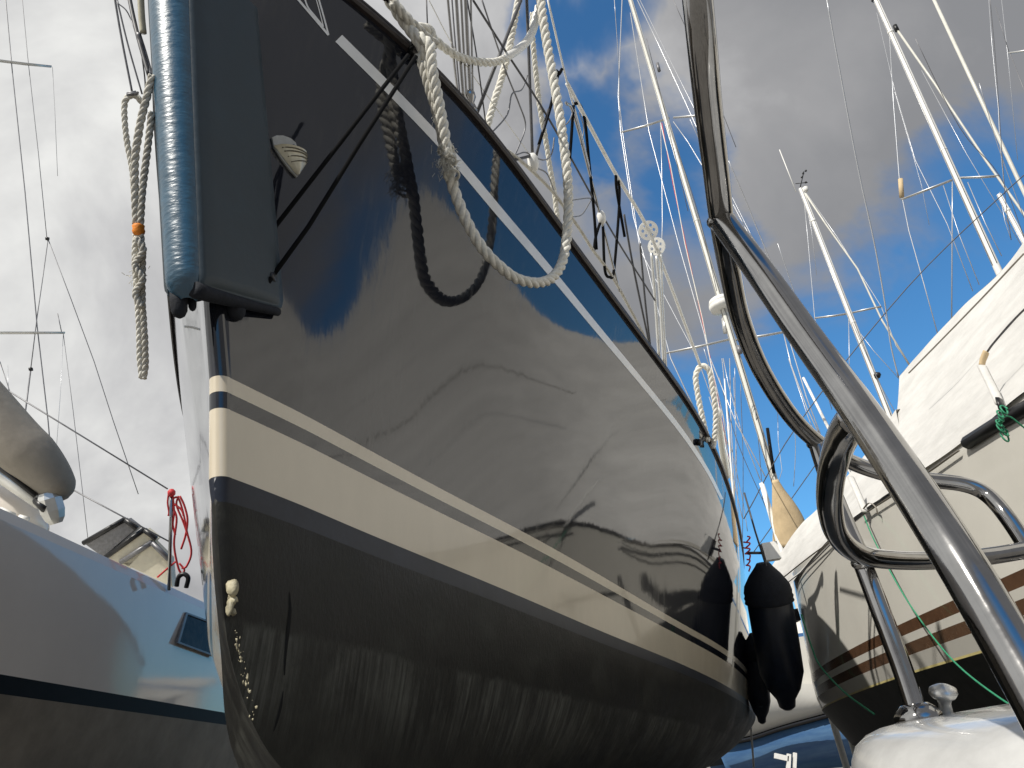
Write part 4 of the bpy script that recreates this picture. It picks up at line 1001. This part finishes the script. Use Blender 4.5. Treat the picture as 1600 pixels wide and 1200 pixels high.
def ex_b(t, on):
    V, F = tube(np.array([on(1244, 300), on(1218, 234)]), .012, 6); add('antenna', V, F, M_WHITEP, t)
    c = on(1259, 296); V, F = lathe(c - [0, 0, .07], c + [0, 0, .08], [(0, .03), (.3, .06), (.8, .06), (1, .02)], 12); add('masthead_light', V, F, M_WHITEP, t)
    parts = [tube(np.array([on(1250, 294), on(1256, 268)]), .012, 5), tube(np.array([on(1243, 287), on(1262, 285)]), .010, 5)] + [rock(on(x, y), .03, 40 + x, 1, .1) for x, y in ((1255, 271), (1259, 267), (1259, 285), (1253, 277))]
    V, F = join(parts); add('wind_vane', V, F, M_BLACK, t)
    c = on(1368, 588); V, F = lathe(c + [0, -.05, -.06], c + [0, -.12, .02], [(0, .05), (.6, .07), (1, .05)], 10); add('deck_light', V, F, M_BLACK, t)
mast('white mast with antenna and wind vane at its head, right of the rail', 1392, 655, 15.0, 1251, 295, .085, M_WHITEP,
     [[(1273, 497), (1300, 494), (1325, 490)], [(1330, 489), (1352, 484), (1377, 479)]],
     [([(1255, 300), (1262, 370), (1273, 497), (1284, 535)], .008), ([(1256, 300), (1268, 360), (1276, 430)], .005), ([(1258, 302), (1290, 350), (1340, 420), (1378, 500), (1424, 575)], .020, M_SPAR), ([(1260, 302), (1308, 370), (1377, 479), (1400, 540), (1424, 574)], .008),
      ([(1326, 492), (1327, 560), (1327, 590)], .008), ([(1332, 505), (1365, 548), (1405, 592)], .007)], ex_b)
def ex_c(t, on):
    V, F = tube(np.array([on(1409, 308), on(1407, 280)]), .05, 10); add('radar_reflector', V, F, M_BEIGE, t)
    V, F = tube(np.array([on(1365, 2), on(1369, -8)]), .06, 8); add('mast_fitting', V, F, M_BLACK, t)
    V, F = tube(np.array([on(1398, 40), on(1402, 48)]), .05, 8); add('mast_fitting', V, F, M_BLACK, t)
mast('white mast with wide swept spreader and tan reflector above the canvas cover', 1556, 414, 15.0, 1366, -6, .095, M_WHITEP,
     [[(1408, 312), (1450, 296), (1488, 281)], [(1496, 278), (1530, 277), (1561, 275)]],
     [([(1390, 58), (1396, 160), (1406, 290), (1420, 360), (1444, 445), (1466, 525)], .010), ([(1398, 140), (1430, 250), (1480, 350), (1520, 455)], .008), ([(1400, 44), (1460, 130), (1540, 250), (1600, 335), (1640, 395)], .024, M_SPAR),
      ([(1488, 284), (1488, 330), (1487, 498)], .012), ([(1512, 285), (1540, 350), (1565, 400)], .008), ([(1440, 110), (1510, 240), (1600, 390)], .006), ([(1474, 290), (1500, 370), (1530, 445)], .008), ([(1370, 20), (1400, 150), (1440, 290), (1452, 352)], .005)], ex_c)
mast('slender cream spar crossing the upper right corner of the view', 1640, 385, 16, 1450, -20, .060, M_SPAR, [], [([(1545, 0), (1550, 70), (1560, 170), (1562, 220), (1575, 350)], .007), ([(1565, 0), (1575, 90), (1590, 250)], .006)])
mast('short white masthead poking up at the right edge above the cover', 1650, 470, 14, 1561, 304, .075, M_WHITEP, [], [([(1562, 300), (1570, 345), (1580, 375)], .006)])
mast('mast off the right edge whose dark spreader reaches into view', 1700, 200, 14, 1640, 20, .08, M_ALU, [[(1576, 83), (1600, 80), (1668, 74)]], [([(1578, 83), (1600, 140), (1640, 230)], .007, M_WIREGREY), ([(1555, 10), (1577, 83)], .006, M_WIREGREY)])
mast('slim white mast low between the rail and the tan sail bag', 1222, 862, 12.5, 1190, 755, .07, M_WHITEP, [], [([(1188, 750), (1160, 680), (1138, 600), (1130, 560)], .008), ([(1190, 752), (1200, 800)], .006)])
mast('thin pole with white cap seen low beside the rope hairpin', 1150, 830, 12, 1132, 592, .020, M_WHITEP, [], [([(1110, 560), (1150, 660), (1196, 745)], .009), ([(1108, 620), (1140, 720), (1160, 810)], .007), ([(1128, 560), (1141, 680), (1146, 800)], .007)])
mast('white mast half behind the curved stainless rail', 1320, 720, 14, 1255, 590, .04, M_WHITEP, [], [([(1215, 640), (1216, 690), (1222, 735), (1214, 760)], .006), ([(1232, 560), (1262, 650), (1300, 740)], .008)])
for lab, pts, r, m_ in (('lone pale stay crossing the grey cloud between two right masts', [(1292, 0), (1310, 100), (1340, 260), (1365, 375), (1382, 470), (1392, 540), (1404, 590)], .012, M_WIRE),
                 ('thin dark line running diagonally from the right edge down past the rails', [(1640, 240), (1561, 309), (1417, 450), (1249, 660), (1162, 811)], .009, M_WIREDARK),
                 ('short dark line diagonal below the long one behind the rails', [(1273, 728), (1215, 810), (1178, 862)], .008, M_WIREDARK),
                 ('pale stay rising just right of the upper stainless rail', [(1138, 250), (1168, 320), (1184, 360), (1230, 470)], .008, M_WIRE),
                 ('faint stay close to the right edge above the white cover', [(1546, -10), (1556, 100), (1570, 300), (1580, 375)], .006, M_WIREGREY)):
    V, F = tube(spline(px([(x, y, 13) for x, y in pts]), 5), r, 5); top('rigging_wire', V, F, m_, lab, 'wire', 'loose rigging wires against the sky')
for k_, pts in enumerate(([(1100, 545), (1128, 640), (1158, 770), (1168, 830)], [(1124, 590), (1152, 690), (1200, 800)], [(1148, 575), (1150, 690), (1154, 830)], [(1157, 600), (1161, 720), (1160, 850)],
                 [(1215, 380), (1262, 520), (1300, 640)], [(1052, 0), (1110, 130), (1150, 230)], [(960, 0), (967, 110), (968, 205)], [(1045, 195), (1090, 330), (1120, 455)], [(1078, 186), (1130, 300), (1196, 400)],
                 [(1430, 60), (1500, 200), (1562, 275), (1600, 370)], [(1530, 130), (1560, 230), (1600, 340)], [(1180, 640), (1186, 700), (1192, 780)], [(1240, 640), (1243, 700), (1240, 760)], [(1010, 60), (1040, 180), (1075, 330)], [(1330, 500), (1370, 590), (1402, 650)])):
    V, F = tube(spline(px([(x, y, 13.5) for x, y in pts]), 5), .006, 5)
    top('rigging_wire', V, F, (M_WIRE, M_WIREGREY)[k_ % 2], 'hair-thin stay ' + ('sloping from above the rope hairpin down to the red lashing', 'starting at the thin capped pole and ending by the tan sail bag', 'standing almost upright between the hairpin and the cream mast foot', 'standing upright just left of the slim white mast foot',
        'crossing behind the curved rail towards the loop of the pulpit', 'running from the top edge past the right of the cream mast head', 'dropping from the top edge to the left spreader tip of the cream mast', 'from the upper spreader root of the cream mast to its radar dome', 'leaving the upper spreader of the cream mast behind the foreground rail',
        'passing the right spreader tip of the swept-spreader mast', 'ending at the right edge beside the short white masthead', 'upright beside the tan sail bag and the cream mast', 'upright right of the tan sail bag against clear blue', 'left of the cream mast between its head and the perforated discs', 'falling from the wind-vane mast spreader to the canvas cover')[k_], 'wire')
# sail bag
ct = np.array([P(x, y, 12.6) for x, y in ((1211, 750), (1217, 770), (1224, 790), (1232, 815), (1238, 850))]); V, F = tube(spline(ct, 6), np.interp(np.linspace(0, 1, 25), [0, .2, .5, 1], [.05, .10, .19, .32]), 18, flat=.7)
top('sail_bag', V, F, M_BEIGE, 'tan sail bag around the foot of the cream mast', 'sail bag')
# left masts (only spreaders and shrouds enter the frame)
mast('mast off the left edge with two spreaders reaching into the cloud', -60, 700, 9.0, -160, -60, .09, M_ALU,
     [[(80, 104), (40, 100), (0, 95), (-130, 82)], [(101, 520), (50, 520), (0, 520), (-84, 520)]],
     [([(7, -20), (20, 120), (39, 300), (58, 510), (75, 657), (81, 724)], .0075, M_WIREGREY), ([(33, -20), (43, 87), (60, 240), (73, 370)], .005, M_WIREGREY), ([(75, 375), (66, 440), (58, 495), (48, 577)], .006, M_WIREGREY), ([(48, 577), (40, 640), (36, 672)], .010, M_WIREGREY),
      ([(76, 376), (110, 465), (147, 565), (177, 658), (216, 772)], .006, M_WIREGREY), ([(99, 520), (94, 620), (86, 730)], .003, M_WIRE), ([(99, 522), (114, 640), (128, 760), (138, 848)], .004, M_WIREGREY), ([(90, 490), (96, 518)], .006, M_WIREGREY), ([(82, 104), (86, 180), (90, 275)], .003, M_WIREGREY), ([(0, 565), (18, 620), (34, 668)], .005, M_WIREGREY), ([(12, 570), (14, 640)], .003, M_WIRE)],
     lambda t, on: [add('turnbuckle', *rock(on(x, y), .032, x, 1, .1), M_BLACK, t) for x, y in ((74, 373), (48, 577))], group=None)
for lab, a_, b_ in (('thin grey guy wire slanting down to the red-capped pole', (-40, 578), (262, 764)), ('lower grey guy wire slanting from the boom end past the locker cases', (104, 760), (264, 846))):
    V, F = tube(px([(*a_, 8.1), (*b_, 8.1)]), .008, 6); top('guy_wire', V, F, M_WIREGREY, lab, 'wire')

# ================================================================ blue-hulled boat far low right and props
t = thing('blue_keelboat', 'distant boat with white topsides and faded blue lower hull under the fenders', 'boat', P(1260, 1190, 20.52))
def strip(pa, pb, m, nm, n=10):
    a_ = spline(np.array(pa), n); b_ = spline(np.array(pb), n); back = np.array([.0, 2.4, 0])
    V = np.vstack([a_, b_, b_ + back, a_ + back]); F = gridF(4, len(a_)); F += [((3 * len(a_)) + i, (3 * len(a_)) + i + 1, i + 1, i) for i in range(len(a_) - 1)]
    add(nm, V, F, m, t)
strip(px([(1120, 1050, 19.95), (1180, 1060, 19.95), (1300, 1070, 20.14), (1420, 1060, 20.33)]), px([(1120, 1158, 19.95), (1170, 1150, 19.95), (1240, 1128, 20.14), (1420, 1080, 20.33)]), M_RHULL, 'topsides')
strip(px([(1120, 1160, 19.85), (1170, 1152, 19.85), (1240, 1130, 20.05), (1420, 1082, 20.23)]), px([(1120, 1166, 19.85), (1170, 1158, 19.85), (1240, 1136, 20.05), (1420, 1088, 20.23)]), M_BLACK, 'rubbing_strake')
strip(px([(1120, 1167, 19.95), (1170, 1159, 19.95), (1240, 1137, 20.14), (1420, 1089, 20.33)]), px([(1150, 1240, 20.71), (1200, 1225, 20.71), (1260, 1205, 20.90), (1420, 1190, 20.90)]), M_BLUEHULL, 'lower_hull')
for dx, w_, h_ in ((0, .55, .12), (.12, .14, .5), (.3, .12, .35)):
    V, F = box(P(1226, 1178, 19.3) + np.array([dx - .1, 0, -h_ / 2]), w_ * .6, .12, h_, rot=[[.94, 0, .34], [0, 1, 0], [-.34, 0, .94]]); add('outboard_bracket', V, F, M_WHITEP, t, smooth=False)
lv = [(4.3, 1.9), (4.2, 1.95), (2.3, 1.75), (2.2, 1.74), (1.8, 1.3), (1.3, .05)]
for x_, y_, r_, hl_, lb_ in ((10.5, 25.5, -84, 7.2, 'far white yacht hull glimpsed in the narrow gap behind the fenders'), (24.0, 33.0, -70, 7.5, 'unseen white yacht added beyond the canvas-covered boat to whiten reflections')):  # both added to return white in hull reflections; the second stays out of view
    fb, _ys = side_boat('far_yacht', lb_, 0, 1, -hl_, hl_, lv, [('gunwale', M_BLUEHULL), ('topsides', M_RHULL), ('boot_stripe', M_BROWN), ('underbody', M_ANTI), ('underbody', M_ANTI)], 0, pw=4)
    fb['group'] = 'far white yachts'
    V, F = lathe((0, -3.5, 4.35), (0, 3.0, 4.35), [(0, .3), (.1, .75), (.8, .8), (1, .3)], 16); add('coachroof', V, F, M_DECK, fb)
    V, F = tube(np.array([[0, -hl_ * .98, 4.28], [0, hl_ * .98, 4.28]]), 1.6, 12, flat=.05); add('deck', V, F, M_DECK, fb)
    V, F = box((0, 0, .8), .3, 2.6, 1.6); add('keel', V, F, M_ANTI, fb, smooth=False)
    fb.location = (x_, y_, 0); fb.rotation_euler = (0, 0, math.radians(r_))
def prop(label, top_, foot, r=.03, m=M_PROP):
    a_ = np.array(top_); b_ = np.array(foot); t = thing('boat_stand', label, 'boat stand', b_, 'props holding the boats up')
    V, F = tube(np.array([a_, b_]), r, 10); add('prop_tube', V, F, m, t)
    V, F = lathe(a_ - [0, 0, .03], a_ + [0, 0, .03], [(0, .09), (.5, .12), (1, .11)], 14); add('pad', V, F, M_BLACK, t)
    for k in range(3):
        an = k * 2.1 + .4; V, F = tube(np.array([b_ + [0, 0, .5], b_ + [.4 * math.cos(an), .4 * math.sin(an), .02]]), r * .7, 8); add('leg', V, F, m, t)
for x, y, lb_ in ((3.2, 8.2, 'dark steel prop under the far end of the striped yacht'), (3.3, 4.0, 'steel prop under the near end of the striped yacht')):
    prop(lb_, (x, y, 1.62), (x - .15, y, 0), .035, M_WIREDARK)
a_ = B(-2.0, 4.4, -.5); prop('steel prop under the port side of the dark yacht', a_, (a_[0] - .3, a_[1], 0), .03)
for y_, lb_ in ((3.0, 'steel prop under the near part of the pale yacht'), (7.5, 'steel prop under the far part of the pale yacht')):
    prop(lb_, (-4.3, y_, 1.9), (-4.05, y_, 0), .03)

# ================================================================ near motorboat: white bow, stainless pulpit, bitt
def motorboat():
    nose = np.array([.475, 1.44, 0])
    t = thing('motorboat', 'white motorboat bow with stainless pulpit rail in the near right foreground', 'boat', (1.6, .2, 0.0))
    ax = np.array([.75, -.66, 0]); ax /= np.linalg.norm(ax); sd = np.array([-ax[1], ax[0], 0])
    zt = 1.698
    us = np.r_[0, .002, .006, .012, .022, .035, .055, .08, .11, .15, .2, .27, .36, .5, .7, 1.0, 1.4, 1.9, 2.6, 3.3]
    prof = [(-1.15, .02), (-.95, .35), (-.6, .70), (-.35, .88), (-.24, .93), (-.225, .985), (-.15, 1.0), (-.10, .985), (-.065, .95), (-.04, .9), (-.022, .82), (-.010, .68), (-.003, .5), (0, .25), (.002, 0)]
    def half(u): return .56 * (1 - math.exp(-u / .26)) ** .6 + .02 * u
    rows = []
    for dz, k in prof:
        q = []
        for sg in (1, -1):
            for u in (us if sg > 0 else us[::-1]):
                off = (1 - k) * .10 * math.exp(-u / .3) if dz > -.2 else max(0, -dz - .2) * .6 * math.exp(-u / 1.5)
                c = nose + ax * (u + off); c[2] = zt + dz + .01 * u
                q.append(c + sd * sg * half(u) * k)
        rows.append(q)
    G = np.array(rows); nr, nc = G.shape[:2]
    # order so the nose sits in the middle
    m_ = nc // 2; G = np.concatenate([G[:, m_:], G[:, :m_]], 1)
    add('hull', G.reshape(-1, 3), gridF(nr, nc), M_BOWWHITE, t)
    def pipe(nm, pts, r=.016, n=10, m=M_STEEL, seg=20):
        V, F = tube(spline(px(pts), n), r, seg); return add(nm, V, F, m, t)
    row = np.array([list(c) for c in G[4]]); row2 = row + (row - row.mean(0)) * [.006, .006, 0]
    V, F = tube(row2[::1], .012, 8); add('rubbing_strake', V, F, M_BLUEHULL, t)
    row = np.array([list(c) for c in G[8]]); V, F = tube(row + (row - row.mean(0)) * [.004, .004, 0] + [0, 0, .002], .0035, 6); add('deck_joint', V, F, M_WIREGREY, t)
    rl = pipe('pulpit_rail', [(1070, -200, .80), (1084, -60, .80), (1096, 60, .82), (1107, 170, .88), (1118, 260, .94), (1128, 345, 1.0), (1140, 420, 1.12), (1158, 500, 1.25), (1188, 575, 1.36), (1232, 645, 1.46), (1276, 690, 1.52), (1330, 722, 1.58), (1390, 742, 1.6), (1450, 750, 1.62), (1505, 757, 1.62), (1540, 772, 1.6), (1572, 806, 1.55), (1612, 868, 1.5), (1660, 960, 1.45)])
    pipe('pulpit_brace', [(1128, 345, .99), (1190, 428, .86), (1262, 530, .76), (1345, 645, .66), (1430, 770, .58), (1510, 895, .52), (1600, 1050, .47), (1660, 1160, .44)])
    pipe('pulpit_loop', [(1338, 650, .70), (1322, 672, .76), (1308, 705, .84), (1298, 750, .92), (1297, 795, 1.0), (1308, 835, 1.10), (1335, 862, 1.2), (1375, 873, 1.28), (1440, 876, 1.36), (1520, 872, 1.42), (1600, 860, 1.46), (1700, 840, 1.5)])
    pipe('pulpit_post', [(1276, 694, 1.52), (1296, 755, 1.46), (1322, 820, 1.38), (1346, 876, 1.32), (1380, 965, 1.26), (1410, 1045, 1.22), (1432, 1112, 1.19)])
    for x, y, d, a1 in ((1127, 344, .995, (6, 30)), (1347, 878, 1.31, (20, 52)), (1275, 692, 1.52, (14, 36))):
        c = P(x, y, d); dv = P(x + a1[0], y + a1[1], d) - c; dv /= np.linalg.norm(dv); V, F = lathe(c - dv * .006, c + dv * .006, [(0, .0165), (.3, .0185), (.7, .0185), (1, .0165)], 20); add('weld_collar', V, F, M_STEEL, t)
    c = P(1432, 1113, 1.19); V, F = lathe(c + [0, 0, -.02], c + [0, 0, .012], [(0, .036), (.5, .036), (.8, .028), (1, .02)], 24); add('base_flange', V, F, M_STEEL, t)
    # mushroom bitt
    a1 = P(1480, 1128, 1.2); b1 = P(1472, 1070, 1.2); 
    V, F = lathe(a1, b1, [(0, .026), (.08, .026), (.10, .013), (.25, .0105), (.5, .009), (.62, .011), (.68, .017), (.78, .0205), (.88, .0195), (.96, .012), (1, .003)], 28); add('mooring_bitt', V, F, M_DULLSTEEL, t)
    V, F = lathe(a1 + [0, 0, -.012], a1 + [0, 0, .004], [(0, .05), (.6, .05), (1, .042)], 24); add('bitt_plate', V, F, M_STEEL, t)
    print('nose', nose, 'zt', zt, c, a1)
motorboat()
prop('steel prop under the near motorboat', (1.05, -.9, .9), (1.05, -.9, 0), .03)
